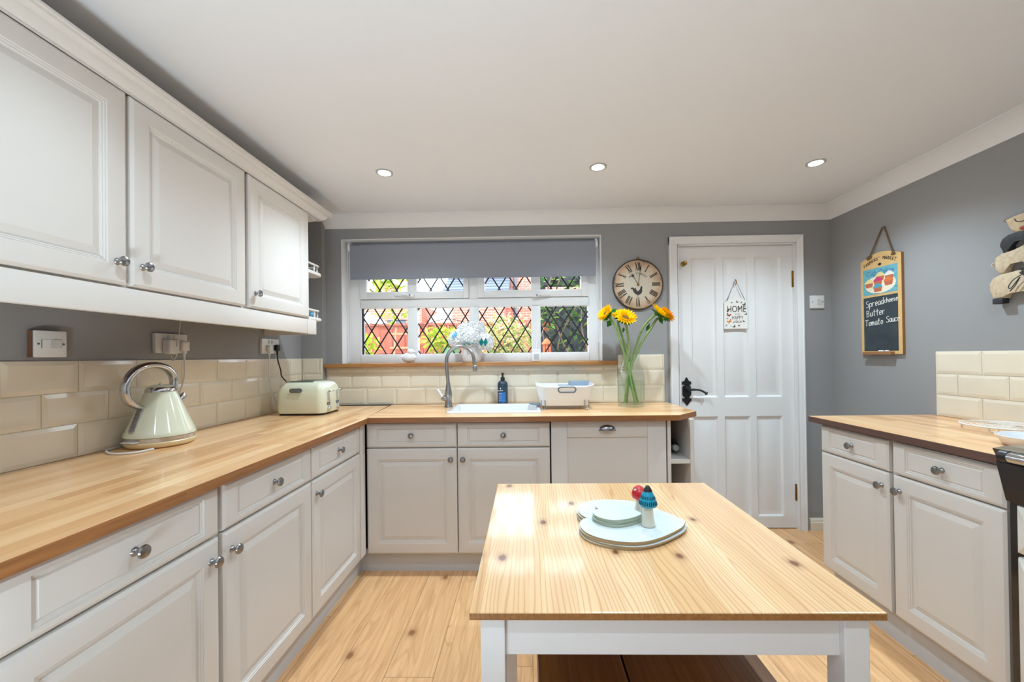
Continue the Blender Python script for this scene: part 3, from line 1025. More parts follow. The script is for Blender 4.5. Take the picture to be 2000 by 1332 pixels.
for a in (lx[0][0] + 0.012, lx[1][1] - 0.032):
    mb = MB(); mb.box(a, a + 0.02, ly[0][1], ly[1][0], 0.62, TZ - 0.0156, 0.001); mb.build('apron', M['tablewhite'], t, 0)
t = thing('pine_bench', 'dark-stained low pine bench pushed under the table', 'bench', (0.28, 1.2, 0))
bx0, bx1, by0, by1, bz = 0.018, 0.566, 0.80, 1.42, 0.45
for a, b in ((bx0, 0.226), (0.231, bx1)):
    mb = MB(); mb.box(a, b, by0, by1, bz - 0.024, bz, 0.003); mb.build('seat_plank', M['benchpine'], t, 0)
for a in (bx0 + 0.03, bx1 - 0.07):
    for b in (by0 + 0.03, by1 - 0.07):
        mb = MB(); mb.box(a, a + 0.04, b, b + 0.04, 0, bz - 0.024, 0.002); mb.build('leg', M['benchpine'], t, 0)
mb = MB(); mb.box(0.19, 0.27, by0 + 0.02, by1 - 0.02, bz - 0.05, bz - 0.0245); mb.build('gap_light_stop', M['benchpine'], t, 0)  # board added under the plank gap to stop light showing through
for b in (by0 + 0.04, by1 - 0.06):
    mb = MB(); mb.box(bx0 + 0.07, bx1 - 0.07, b, b + 0.02, bz - 0.09, bz - 0.024); mb.build('rail', M['benchpine'], t, 0)
# ------------------------------------------------------------------ roller blind
M['blind'] = plain('blue_grey_blind_fabric', (146, 151, 163), 0.85, spec=0.15, var=0.02, scale=120)
t = thing('roller_blind', 'blue-grey roller blind half covering the top of the window', 'blind', (-0.38, 2.79, 1.75))
yb = 2.79
b0, b1 = onY(684, 548, yb), onY(1163.5, 537.5, yb)
btop = WZ1 - 0.04
mb = MB()
mb.lathe([(0, b0.x), (0.022, b0.x), (0.022, b1.x), (0, b1.x)], (0, yb + 0.022, btop), X, 24)
mb.box(b0.x, b1.x, yb, yb + 0.0016, (b0.z + b1.z) / 2 + 0.004, btop)
mb.tube([(b0.x, yb + 0.001, (b0.z + b1.z) / 2 + 0.005), (b1.x, yb + 0.001, (b0.z + b1.z) / 2 + 0.005)], 0.006, 10, flat=0.6, ref=Z)
mb.build('blind_fabric', M['blind'], t)
for xx, sg in ((b0.x, -1), (b1.x, 1)):
    mb = MB(); mb.lathe([(0, 0), (0.027, 0), (0.03, 0.004), (0.03, 0.014), (0, 0.016)], (xx + sg * 0.001, yb + 0.022, btop), X * sg, 24)
    mb.box(min(xx, xx + sg * 0.016), max(xx, xx + sg * 0.016), yb + 0.02, yb + 0.045, btop, btop + 0.034)
    mb.build('bracket', M['upvc'], t)
for xx, zlow in ((b1.x + 0.011, onY(1168, 666, yb).z), (b0.x - 0.011, WZ0 + 0.02)):
    mb = MB()
    P = [V((xx - 0.005, yb, btop)), V((xx - 0.005, yb - 0.002, zlow + 0.02))] + [V((xx + 0.005 * -cos(PI * i / 6), yb - 0.002, zlow - 0.008 * sin(PI * i / 6))) for i in range(7)] + [V((xx + 0.005, yb - 0.002, zlow + 0.02)), V((xx + 0.005, yb, btop))]
    mb.tube(P, 0.0016, 6); mb.build('pull_chain', M['upvc'], t)

# ------------------------------------------------------------------ sink, tap, bottle, rack
sy0, sy1 = 2.272, 2.655
sx0_, sx1_ = onZ(868, 806, 0.887).x, onZ(1057.5, 804, 0.887).x
t = thing('kitchen_sink', 'white ceramic inset sink below the window', 'sink', ((sx0_ + sx1_) / 2, 2.46, 0.796))
mb = MB()
def rr(x0, x1, y0, y1, r, z, k=5):
    P = []
    for cx, cy, a0 in ((x1 - r, y0 + r, -PI / 2), (x1 - r, y1 - r, 0), (x0 + r, y1 - r, PI / 2), (x0 + r, y0 + r, PI)):
        for i in range(k + 1):
            a = a0 + PI / 2 * i / k
            P.append(V((cx + r * cos(a), cy + r * sin(a), z)))
    return P
def loft(mb, rings, cap0=True, cap1=True):
    R = [[mb.bm.verts.new(p) for p in r] for r in rings]
    n = len(R[0])
    for p, q in zip(R, R[1:]):
        for k in range(n):
            mb.bm.faces.new([p[k], p[(k + 1) % n], q[(k + 1) % n], q[k]]).material_index = mb.mi
    if cap0: mb.bm.faces.new(R[0][::-1]).material_index = mb.mi
    if cap1: mb.bm.faces.new(R[-1]).material_index = mb.mi
    return mb
zr = 0.889
loft(mb, [rr(sx0_, sx1_, sy0, sy1, 0.03, ZT + 0.0003), rr(sx0_, sx1_, sy0, sy1, 0.03, zr - 0.004), rr(sx0_ + 0.004, sx1_ - 0.004, sy0 + 0.004, sy1 - 0.004, 0.028, zr),
          rr(sx0_ + 0.022, sx1_ - 0.022, sy0 + 0.022, sy1 - 0.022, 0.025, zr), rr(sx0_ + 0.026, sx1_ - 0.026, sy0 + 0.026, sy1 - 0.026, 0.024, zr - 0.006), rr(sx0_ + 0.034, sx1_ - 0.034, sy0 + 0.034, sy1 - 0.034, 0.03, 0.812), rr(sx0_ + 0.06, sx1_ - 0.06, sy0 + 0.06, sy1 - 0.06, 0.03, 0.802)], cap0=False)
outer_ = [rr(sx0_ + 0.018, sx1_ - 0.018, sy0 + 0.018, sy1 - 0.018, 0.03, ZT + 0.0003), rr(sx0_ + 0.022, sx1_ - 0.022, sy0 + 0.022, sy1 - 0.022, 0.03, 0.796)]
loft(mb, outer_, cap0=False)
mb.build('sink_bowl', M['ceramic'], t, 50)
wc = onZ(970, 797, ZT + 0.001)
mb = MB(); mb.lathe([(0.03, 0), (0.03, 0.0025), (0.024, 0.003), (0.022, 0.0012), (0, 0.0012)], (wc.x, 2.47, 0.8025), Z, 24); mb.build('plug_hole', M['steel'], t)

tp = onZ(876, 795, ZT)
tp.y = max(tp.y, 2.5)
t = thing('kitchen_tap', 'brushed steel swan-neck tap with a white lever beside the sink', 'tap', tp)
mb = MB(); mb.lathe([(0, 0), (0.027, 0), (0.027, 0.006), (0.024, 0.012), (0.0225, 0.03), (0.021, 0.05), (0.0245, 0.07), (0.025, 0.085), (0.022, 0.105), (0.0165, 0.128), (0.0135, 0.15), (0.0125, 0.16), (0, 0.16)], tp, Z, 32)
mb.lathe([(0.0, 0), (0.016, 0), (0.017, 0.01), (0.015, 0.026), (0, 0.028)], tp + V((-0.015, -0.014, 0.055)), V((-0.75, -0.55, 0.35)), 20)
mb.build('tap_body', M['steel'], t)
ya = tp.y
apex = onY(905, 676, ya); low = onY(927.5, 725, ya); left_ = onY(872.5, 720, ya)
r_ = (low.x - left_.x) / 2 * 0.97
pts = [tp + V((0, 0, 0.15)), V((left_.x + 0.001, ya, tp.z + 0.24)), V((left_.x, ya, apex.z - r_ * 1.05))]
cxx = left_.x + r_
P = [V(p) for p in pts[:1]] + [V((tp.x * 0.5 + left_.x * 0.5, ya, tp.z + 0.2)), pts[1]]
for i in range(15):
    a = PI - (PI * 0.96) * i / 14
    P.append(V((cxx + r_ * cos(a), ya, apex.z - r_ + r_ * sin(a))))
P.append(V((low.x - 0.001, ya, low.z + 0.03)))
mb = MB(); mb.tube(P, 0.0118, 16)
mb.lathe([(0.0118, 0), (0.0145, -0.004), (0.0145, -0.03), (0.013, -0.04), (0, -0.04)], V((low.x, ya, low.z + 0.04)), V((-0.03, 0, 1)), 20)
mb.build('spout', M['steel'], t)
mb = MB(); a = tp + V((-0.032, -0.022, 0.066)); b = onY(854, 760, ya - 0.02)
mb.tube([a, a.lerp(b, 0.5), b], [0.0085, 0.008, 0.0085], 14); mb.build('lever', M['ceramic'], t)

c = onY(982, 770, 2.685); c.z = ZT
t = thing('soap_bottle', 'dark blue pump soap bottle behind the sink', 'bottle', c)
M['soap'] = plain('dark_blue_plastic_bottle', (44, 60, 74), 0.2, coat=0.3)
M['soaplabel'] = plain('blue_bottle_label', (44, 110, 176), 0.4, var=0.12, scale=40)
M['whiteprint'] = plain('white_print', (225, 230, 235), 0.6)
mb = MB(); mb.lathe([(0, 0), (0.032, 0), (0.0355, 0.004), (0.0355, 0.135), (0.033, 0.148), (0.025, 0.158), (0.0145, 0.163), (0, 0.163)], c, Z, 32); mb.build('bottle_body', M['soap'], t)
mb = MB(); mb.lathe([(0, 0.162), (0.0145, 0.162), (0.0145, 0.18), (0.011, 0.186), (0.0065, 0.188), (0.0065, 0.2), (0.0085, 0.202), (0.0085, 0.214), (0, 0.216)], c, Z, 24)
mb.box(c.x - 0.006, c.x + 0.006, c.y - 0.03, c.y + 0.006, c.z + 0.203, c.z + 0.213, 0.003); mb.build('pump', M['blackplastic'], t)
mb = MB()
for i in range(12):
    a0, a1 = -PI * 0.72 + i * 0.11, -PI * 0.72 + (i + 1) * 0.11
    R0 = 0.0359
    q = lambda a, z: (c.x + R0 * cos(a), c.y + R0 * sin(a), c.z + z)
    mb.quad([q(a0, 0.02), q(a1, 0.02), q(a1, 0.085), q(a0, 0.085)])
mb.build('label', M['soaplabel'], t)
mb = MB()
fr = (c + V((-0.013, -0.0362, 0.094)), X, Z, -Y)
mb.text('bodkin', fr, 0.0125)
for k in range(5):
    mb.box(-0.012, 0.008 - 0.004 * (k % 2), -0.016 - 0.011 * k, -0.0145 - 0.011 * k, 0.0003, 0.0008, fr=fr)
mb.ball(fr[0] + V((0, 0, 0.018)), (0.003, 0.0006, 0.005), 8, 6)
mb.build('lettering', M['whiteprint'], t, 0)

# dish rack
rx0, rx1 = onY(1046, 742, 2.40).x, onY(1162, 750, 2.40).x
t = thing('dish_drainer', 'white plastic dish drainer with a grey-rimmed grip on wire feet', 'dish rack', ((rx0 + rx1) / 2, 2.5, ZT))
zt_, zbm = 1.018, 0.900
ry0, ry1 = 2.385, 2.665
def rk(x0, x1, y0, y1, r, z, dip=0.0, k=5):
    P = rr(x0, x1, y0, y1, r, z, k)
    xm, hw = (x0 + x1) / 2, (x1 - x0) / 2
    for p in P:
        p.z += dip * (abs(p.x - xm) / hw) ** 6
    return P
mb = MB()
o5 = 0.032
outer = [rk(rx0 + o5, rx1 - o5, ry0 + 0.028, ry1 - 0.028, 0.035, zbm), rk(rx0 + 0.018, rx1 - 0.018, ry0 + 0.012, ry1 - 0.012, 0.04, zbm + 0.06), rk(rx0 + 0.004, rx1 - 0.004, ry0 + 0.002, ry1 - 0.002, 0.045, zt_ - 0.012, 0.012), rk(rx0, rx1, ry0, ry1, 0.047, zt_ - 0.004, 0.014)]
inner = [rk(rx0 + 0.003, rx1 - 0.003, ry0 + 0.003, ry1 - 0.003, 0.045, zt_, 0.014), rk(rx0 + 0.008, rx1 - 0.008, ry0 + 0.006, ry1 - 0.006, 0.042, zt_ - 0.014, 0.012), rk(rx0 + 0.022, rx1 - 0.022, ry0 + 0.016, ry1 - 0.016, 0.037, zbm + 0.06), rk(rx0 + o5 + 0.004, rx1 - o5 - 0.004, ry0 + 0.032, ry1 - 0.032, 0.032, zbm + 0.004)]
loft(mb, outer + inner)
mb.build('rack_basin', M['upvc'], t, 50)
hcx = onY(1107.5, 761, 2.392); hw = 0.052; hh = 0.0165
M['greyrub'] = plain('grey_rubber', (98, 106, 114), 0.5)
M['greyplas'] = plain('blue_grey_plastic', (140, 156, 172), 0.4)
def pill(w, h, k=10):
    P = []
    for i in range(k + 1):
        a = -PI / 2 + PI * i / k
        P.append((w - h + h * cos(a), h * sin(a)))
    for i in range(k + 1):
        a = PI / 2 + PI * i / k
        P.append((-(w - h) + h * cos(a), h * sin(a)))
    return P
fr = (hcx + V((0, -0.0035, 0)), X, (Z + V((0, -0.14, 0))).normalized(), -Y)
mb = MB(); mb.tube([fr[0] + fr[1] * a + fr[2] * b for a, b in pill(hw, hh)], 0.004, 8, closed=True); mb.build('grip_rim', M['greyrub'], t)
M['gripin'] = plain('pale_grip_recess', (214, 224, 230), 0.3)
mb = MB(); mb.prism(pill(hw - 0.002, hh - 0.002), (fr[0] + V((0, 0.004, 0)), fr[1], fr[2], fr[3]), 0.002); mb.build('grip_recess', M['gripin'], t, 0)
cx0, cx1 = onY(1110, 740, 2.64).x, onY(1150, 740, 2.64).x
mb = MB(); mb.box(cx0, cx1, 2.595, 2.64, 0.92, 1.038, 0.006); mb.box(cx0 - 0.07, cx0, 2.50, 2.64, 1.006, 1.012, 0.002); mb.build('cutlery_holder', M['greyplas'], t)
for fx_ in (rx0 + 0.045, rx1 - 0.05):
    for fy in (2.40, 2.63):
        mb = MB(); mb.tube(catmull([(fx_ - 0.011, fy, 0.935), (fx_ - 0.011, fy, 0.90), (fx_ - 0.009, fy - 0.004, 0.884), (fx_, fy - 0.006, 0.8805), (fx_ + 0.009, fy - 0.004, 0.884), (fx_ + 0.011, fy, 0.90), (fx_ + 0.011, fy, 0.935)], 4), 0.0028, 8); mb.build('wire_foot', M['steel'], t)
mb = MB(); mb.prism([(rx0 - 0.035, 0.902), (rx0 + 0.03, 0.892), (rx0 + 0.03, 0.9), (rx0 - 0.035, 0.912)], (V((0, 2.47, 0)), X, Z, Y), 0.07); mb.build('drain_spout', M['greyplas'], t, 0)

# ------------------------------------------------------------------ sill ornaments
t = thing('hydrangea_pot', 'white round flower pot on the window sill', 'pot', (0, 0, 0))
pc = onY(921.5, 706, 2.775); pc.z = zsl
t.location = pc; ORG[t.name] = pc.copy()
mb = MB(); mb.lathe([(0, 0), (0.056, 0), (0.062, 0.006), (0.07, 0.05), (0.073, 0.1), (0.0715, 0.122), (0.068, 0.122), (0.066, 0.1), (0, 0.095)], pc, Z, 36); mb.build('pot_body', M['ceramic'], t)
petal = leafmat('white_silk_petals', [(0, (252, 250, 248)), (0.6, (250, 248, 246)), (0.9, (240, 244, 248)), (0.97, (200, 230, 244)), (1, (120, 200, 226))], trans=0.25)
teal = leafmat('teal_leaves', [(0, (20, 110, 112)), (1, (52, 150, 150))], trans=0.2)
heads = [((-0.085, -0.02, 0.155), 0.07, 'white silk hydrangea head leaning left out of the white pot'), ((0.0, -0.05, 0.17), 0.072, 'white silk hydrangea head at the front centre of the white pot'),
         ((0.088, -0.02, 0.135), 0.066, 'white silk hydrangea head leaning right beside a teal leaf'), ((-0.035, 0.03, 0.215), 0.068, 'white silk hydrangea head behind left in the white pot'), ((0.03, 0.02, 0.228), 0.062, 'topmost white silk hydrangea head in the white pot')]
for hp, hr, lb in heads:
    t2 = thing('hydrangea', lb, 'flower', pc + V((hp[0] * 0.3, hp[1] * 0.3, 0.1)), 'silk hydrangeas in the white pot')
    mb = MB()
    ctr = pc + V(hp)
    for i in range(150):
        zz = 1 - 1.75 * (i + 0.5) / 150
        ph = i * 2.39996
        d = V((math.sqrt(max(0, 1 - zz * zz)) * cos(ph), math.sqrt(max(0, 1 - zz * zz)) * sin(ph), zz))
        q = ctr + d * hr * random.uniform(0.86, 1.0)
        e1 = d.orthogonal().normalized(); e2 = d.cross(e1)
        a0 = random.random() * 6
        for k in range(4):
            a = a0 + k * PI / 2
            dd_ = (e1 * cos(a) + e2 * sin(a)) + d * 0.35
            mb.leaf(q, dd_, d, random.uniform(0.016, 0.022), 0.018, 0.1)
    mb.build('flower_head', petal, t2, 0)
    mb = MB(); mb.ball(ctr, hr * 0.82, 16, 10); mb.build('flower_core', M['ceramic'], t2)
    mb = MB(); mb.tube(catmull([pc + V((hp[0] * 0.3, hp[1] * 0.3, 0.1)), pc + V((hp[0] * 0.7, hp[1] * 0.7, 0.13)), ctr], 4), 0.003, 6); mb.build('stem', teal, t2)
    if lb.startswith('white silk hydrangea head leaning right') or 'centre' in lb or 'leaning left' in lb:
        mb = MB()
        if 'right' in lb:
            for dx_ in (-0.012, 0.016): mb.leaf(ctr + V((dx_, -hr - 0.004, -0.03)), (0.1, -0.1, 1), (0, -1, 0.1), 0.062, 0.03)
        elif 'centre' in lb:
            for k in range(7): mb.leaf(ctr + V((-0.035 + k * 0.012, -0.06 + 0.01 * (k % 2), -0.055)), (random.uniform(-1, 1), -0.5, 0.35), (0, -0.6, 1), 0.038, 0.02)
        else:
            for k in range(3): mb.leaf(ctr + V((-0.02 + k * 0.01, -hr, 0.0 + k * 0.012)), (-0.4, -0.1, 1), (0, -1, 0.2), 0.04, 0.016)
        mb.build('leaf', teal if 'left' not in lb else leafmat('pale_blue_petal', [(0, (90, 190, 226)), (1, (130, 206, 234))]), t2, 0)

# bird
bc = onY(799, 707, 2.785); bc.z = zsl
t = thing('bird_ornament', 'small white ceramic bird on the window sill', 'ornament', bc)
mb = MB(); mb.ball(bc + V((0, 0, 0.036)), (0.05, 0.034, 0.036), 24, 14); mb.ball(bc + V((0.012, -0.004, 0.078)), (0.024, 0.022, 0.021), 20, 12)
mb.lathe([(0.008, 0), (0.005, 0.01), (0, 0.016)], bc + V((0.034, -0.006, 0.077)), V((1, -0.15, -0.15)), 12)
mb.lathe([(0.02, 0), (0.015, 0.012), (0.006, 0.022), (0, 0.024)], bc + V((-0.036, 0, 0.036)), V((-1, 0, 0.45)), 14, sy=0.6)
mb.build('bird_body', M['ceramic'], t)
# reed diffuser
dc = onY(1047.5, 705, 2.77); dc.z = zsl
t = thing('reed_diffuser', 'small white reed diffuser on the right of the window sill', 'diffuser', dc)
M['frost'] = plain('frosted_white_glass', (232, 234, 236), 0.25, coat=0.3)
mb = MB(); mb.box(dc.x - 0.031, dc.x + 0.031, dc.y - 0.031, dc.y + 0.031, dc.z + 0.0003, dc.z + 0.064, 0.005); mb.lathe([(0.03, 0.064), (0.03, 0.082), (0.028, 0.084), (0.018, 0.084), (0.018, 0.064)], dc, Z, 24); mb.build('bottle', M['frost'], t)
M['silvercap'] = plain('silver_label_print', (182, 186, 190), 0.4)
mb = MB(); mb.box(dc.x - 0.017, dc.x + 0.017, dc.y - 0.0318, dc.y - 0.031, dc.z + 0.012, dc.z + 0.05); mb.build('label', M['silvercap'], t, 0)
for dxr, dyr, hh_ in ((-0.055, 0, 0.24), (0.03, 0.02, 0.26), (0.055, -0.01, 0.235), (0.005, 0.01, 0.2)):
    mb = MB(); mb.tube([dc + V((-dxr * 0.15, 0, 0.05)), dc + V((dxr, dyr, hh_))], 0.0015, 6); mb.build('reed', M['frost'], t)

# ------------------------------------------------------------------ sunflowers in a glass vase
vc = onZ(1233, 793, ZT); 
vy = vc.y
t = thing('glass_vase', 'clear glass vase holding sunflowers on the worktop', 'vase', vc)
R_ = 0.083
vz = onY(1231, 693, vy).z - ZT
ws = onY(1233, 744, vy).z - ZT
prof = [(0, 0.0005), (R_ * 0.97, 0.0005), (R_, 0.006), (R_, 0.17), (R_ * 0.96, 0.2), (R_ * 0.86, 0.235), (R_ * 0.72, 0.262), (R_ * 0.64, 0.278), (R_ * 0.65, vz - 0.012), (R_ * 0.72, vz - 0.003), (R_ * 0.72, vz), (R_ * 0.68, vz)]
inn = [(R_ * 0.62, vz - 0.012), (R_ * 0.61, 0.278), (R_ * 0.69, 0.262), (R_ * 0.83, 0.235), (R_ * 0.93, 0.2), (R_ * 0.965, 0.17), (R_ * 0.965, 0.022), (R_ * 0.9, 0.016), (0, 0.016)]
mb = MB(); mb.lathe(prof + inn, vc, Z, 48); mb.build('vase_body', M['clear'], t, 60)
M['water'] = glassy('clear_water', (246, 250, 244), 0.03)
mb = MB(); mb.lathe([(0, 0.0165), (R_ * 0.88, 0.0165), (R_ * 0.955, 0.023), (R_ * 0.955, ws), (0, ws)], vc, Z, 48)
tag(mb.build('water', M['water'], smooth=60), 'clear water filling the lower half of the glass vase', 'water', kind='stuff')
yel = leafmat('sunflower_petals', [(0, (255, 200, 6)), (0.5, (255, 216, 20)), (1, (255, 228, 60))], trans=0.3)
ora = leafmat('deep_sunflower_petals', [(0, (250, 160, 0)), (1, (255, 190, 10))], trans=0.3)
green = plain('sunflower_stem', (126, 152, 84), 0.5, var=0.15, scale=30)
lgreen = leafmat('sunflower_leaves', [(0, (46, 104, 40)), (1, (84, 146, 62))], trans=0.3)
seed = plain('sunflower_seed_disc', (126, 82, 20), 0.8, var=0.3, scale=120)
def zm(x, y): return (1160 + x / 9.51, 580 + y / 9.51)
def sunflower(label, headpx, nrm, R, stempx, yhead, foot, mat, leaves=()):
    hc = onY(*headpx, yhead)
    nrm = V(nrm).normalized()
    base = vc + V(foot)
    t = thing('sunflower', label, 'flower', base, 'sunflowers in the glass vase')
    pts = [hc - nrm * 0.018]
    k = len(stempx)
    for i, p in enumerate(stempx):
        f = (i + 1) / (k + 1)
        pts.append(onY(*zm(*p), yhead + (vc.y - yhead) * min(1, f * 1.3)))
    last = pts[-1]
    pts.append(base)
    path = catmull(pts, 6)
    mb = MB(); mb.tube(path, [0.0085 - 0.002 * min(1, i / len(path) * 1.5) if i > 3 else 0.010 for i in range(len(path))], 10); mb.build('stem', green, t)
    e1 = nrm.orthogonal().normalized(); e2 = nrm.cross(e1)
    mb = MB()
    for ring, (n_, rl, tilt) in enumerate(((22, 1.0, 0.32), (20, 0.92, 0.6), (18, 0.8, 1.0), (16, 0.62, 1.8))):
        for i in range(n_):
            a = 2 * PI * (i + 0.37 * ring) / n_ + random.uniform(-0.06, 0.06)
            d = (e1 * cos(a) + e2 * sin(a)) + nrm * (tilt + random.uniform(-0.1, 0.12))
            st = hc + (e1 * cos(a) + e2 * sin(a)) * R * 0.3
            mb.leaf(st, d, nrm, R * rl * random.uniform(0.72, 0.85), R * 0.27, 0.12)
    mb.build('petals', mat, t, 0)
    mb = MB(); mb.ball(hc + nrm * 0.004, (R * 0.26, R * 0.26, 0.010), 20, 8, ax=nrm); mb.build('seed_disc', seed, t)
    mb = MB()
    for i in range(18):
        a = 2 * PI * i / 18
        d = (e1 * cos(a) + e2 * sin(a)) + nrm * random.uniform(-0.25, 0.1)
        mb.leaf(hc - nrm * 0.01 + (e1 * cos(a) + e2 * sin(a)) * R * 0.2, d, nrm, R * 0.6, R * 0.3, 0.1)
    mb.lathe([(0.01, -0.02), (R * 0.3, -0.012), (R * 0.38, -0.004), (0, 0)], hc, nrm, 16)
    mb.build('sepals', lgreen, t, 0)
    for (px, dv, nv, L, W) in leaves:
        mb = MB(); p = onY(*zm(*px), yhead + 0.01); mb.leaf(p, dv, nv, L, W); mb.build('leaf', lgreen, t, 0)
sunflower('sunflower drooping over the left side of the vase, seen edge-on', zm(228, 318), (-0.72, -0.35, 0.5), 0.064, [(318, 425), (385, 510), (440, 680), (567, 1060), (595, 1280)], vy - 0.005, (0.03, 0.01, 0.02), yel, [((300, 430), (-0.5, -0.4, -1), (0.3, -1, 0), 0.055, 0.045), ((330, 290), (0.7, 0, 0.5), (0, -1, 0.3), 0.04, 0.03)])
sunflower('large sunflower facing the camera at the front of the vase', zm(590, 395), (0.05, -0.72, 0.62), 0.069, [(605, 560), (640, 800), (655, 1130), (640, 1290)], vy - 0.04, (0.015, -0.03, 0.02), yel, [((560, 560), (-0.3, -0.2, -1), (0, -1, 0), 0.04, 0.02)])
sunflower('small sunflower half hidden behind the front bloom', zm(455, 335), (-0.35, -0.45, 0.75), 0.048, [(450, 500), (540, 780), (620, 1040), (660, 1290)], vy + 0.02, (0.05, 0.03, 0.02), yel)
sunflower('sunflower bending right with its petals seen edge-on', zm(1195, 285), (0.6, -0.35, 0.66), 0.07, [(1105, 350), (900, 590), (745, 1040), (650, 1300)], vy - 0.015, (-0.045, -0.02, 0.02), yel, [((1210, 380), (0.4, -0.2, -1), (0.3, -1, 0), 0.05, 0.035)])
sunflower('deep orange sunflower at the far right of the vase', zm(1335, 350), (0.72, 0.1, 0.6), 0.062, [(1165, 420), (1070, 570), (900, 820), (780, 1100), (690, 1300)], vy + 0.02, (-0.03, 0.0, 0.02), ora, [((960, 640), (0.5, -0.1, 1), (0.5, -1, 0), 0.06, 0.03)])

# ------------------------------------------------------------------ clock
cc = onY(1246, 555.5, YW - 0.016)
t = thing('wall_clock', 'round cream rooster wall clock with roman numerals', 'clock', cc)
M['clockface'] = None
nt = NT('aged_cream_clock_paper')
co = nt.coord()
vl = nt.n('ShaderNodeVectorMath', operation='LENGTH'); nt.l(co, vl.inputs[0])
nz = nt.noise(co, 16, 4)
f = nt.math('ADD', vl.outputs['Value'], nt.math('MULTIPLY', nt.math('SUBTRACT', nz, 0.5), 0.09))
nt.bsdf(nt.ramp(f, [(0.07, lin((206, 196, 178))), (0.11, lin((204, 190, 168))), (0.135, lin((196, 168, 138))), (0.16, lin((176, 148, 120))), (0.175, lin((96, 74, 62)))]), 0.55)
M['clockface'] = nt.m
M['ink'] = plain('dark_brown_ink', (38, 28, 26), 0.7)
Rc = 0.170
fr = (cc, X, Z, -Y)
mb = MB(); mb.lathe([(0, 0), (Rc, 0), (Rc + 0.001, 0.004), (Rc, 0.011), (Rc - 0.006, 0.0125), (0, 0.0125)], cc + V((0, 0.0135, 0)), -Y, 64); mb.build('clock_face', M['clockface'], t, 40)
M['rim'] = plain('dark_brown_clock_rim', (58, 44, 40), 0.6, var=0.3, scale=30)
mb = MB(); mb.lathe([(Rc - 0.005, 0.0122), (Rc - 0.003, 0.0145), (Rc + 0.002, 0.0135), (Rc + 0.003, 0.004), (Rc + 0.001, 0)], cc + V((0, 0.0135, 0)), -Y, 64); mb.build('rim', M['rim'], t, 40)
mb = MB()
def numeral(s, k):
    a = PI / 2 - k * PI / 6
    rad_ = V((cos(a), sin(a), 0)); tan = V((sin(a), -cos(a), 0))
    r0, r1 = 0.097, 0.150
    wd = {'I': 0.0085, 'V': 0.02, 'X': 0.02}
    tot = sum(wd[c_] for c_ in s)
    xx = -tot / 2
    def P(x_, r): q = rad_ * r + tan * x_; return (q.x, q.y)
    for c_ in s:
        w = wd[c_]
        th, tn = 0.0052, 0.0022
        if c_ == 'I': strip(mb, P(xx + w / 2, r0), P(xx + w / 2, r1), th, fr, 0.0001, 0.0006)
        elif c_ == 'V':
            strip(mb, P(xx + 0.003, r1), P(xx + w / 2, r0), th, fr, 0.0001, 0.0006); strip(mb, P(xx + w - 0.003, r1), P(xx + w / 2, r0), tn, fr, 0.0001, 0.0007)
        else:
            strip(mb, P(xx + 0.003, r1), P(xx + w - 0.003, r0), th, fr, 0.0001, 0.0006); strip(mb, P(xx + w - 0.003, r1), P(xx + 0.003, r0), tn, fr, 0.0001, 0.0007)
        for rr_ in (r0, r1):
            strip(mb, P(xx + 0.0005, rr_), P(xx + w - 0.0005, rr_), 0.0013, fr, 0.0001, 0.0006)
        xx += w
for k, s in enumerate(('XII', 'I', 'II', 'III', 'IIII', 'V', 'VI', 'VII', 'VIII', 'IX', 'X', 'XI')):
    numeral(s, k)
s = 'HOME TO ROOST'
for i, ch in enumerate(s):
    if ch == ' ': continue
    a = PI / 2 + 0.82 - i * 1.64 / (len(s) - 1)
    rad_ = V((cos(a), 0, sin(a))); tan = V((sin(a), 0, -cos(a)))
    mb.text(ch, (cc + rad_ * 0.069, tan, rad_, -Y), 0.017, t=0.0006)
mb.build('numerals', M['ink'], t, 0)
M['rooster'] = plain('grey_rooster_print', (62, 60, 62), 0.7, var=0.5, scale=60)
mb = MB()
rp = [(-0.05, 0.052), (-0.04, 0.058), (-0.03, 0.056), (-0.022, 0.05), (-0.012, 0.054), (-0.014, 0.044), (-0.008, 0.04), (-0.004, 0.03), (0.004, 0.034), (0.012, 0.042), (0.016, 0.052), (0.02, 0.062), (0.024, 0.068), (0.03, 0.062), (0.031, 0.054), (0.028, 0.044), (0.03, 0.034), (0.026, 0.022), (0.018, 0.012), (0.008, 0.008), (-0.004, 0.006), (-0.016, 0.012), (-0.026, 0.022), (-0.033, 0.034), (-0.036, 0.044), (-0.044, 0.046)]
fr2 = (cc + V((-0.001, 0, -0.078)), X, Z, -Y)
mb.prism([(a, b) for a, b in rp], (fr2[0] + fr2[3] * 0.0002, X, Z, -Y), 0.0004)
for xx in (-0.004, 0.004):
    strip(mb, (xx, 0.008), (xx, -0.012), 0.0015, fr2, 0.0002, 0.0006); strip(mb, (xx - 0.004, -0.012), (xx + 0.005, -0.012), 0.0012, fr2, 0.0002, 0.0006)
mb.build('rooster_print', M['rooster'], t, 0)
def hand(name, ang, L, w, off):
    mb = MB()
    d = (sin(ang), cos(ang)); q = lambda r, s_=0: (d[0] * r + d[1] * s_, d[1] * r - d[0] * s_)
    strip(mb, q(-0.012), q(L * 0.72), w, fr, off, off + 0.001)
    mb.prism([q(L * 0.66, -w * 2.6), q(L * 0.74, 0), q(L * 0.66, w * 2.6), q(L * 0.84, w * 0.9), q(L), q(L * 0.84, -w * 0.9)], (fr[0] + fr[3] * off, X, Z, -Y), 0.001)
    mb.build(name, M['black'], t, 0)
hand('hour_hand', rad(-30), 0.088, 0.0032, 0.0035)
hand('minute_hand', rad(9), 0.142, 0.0026, 0.0055)
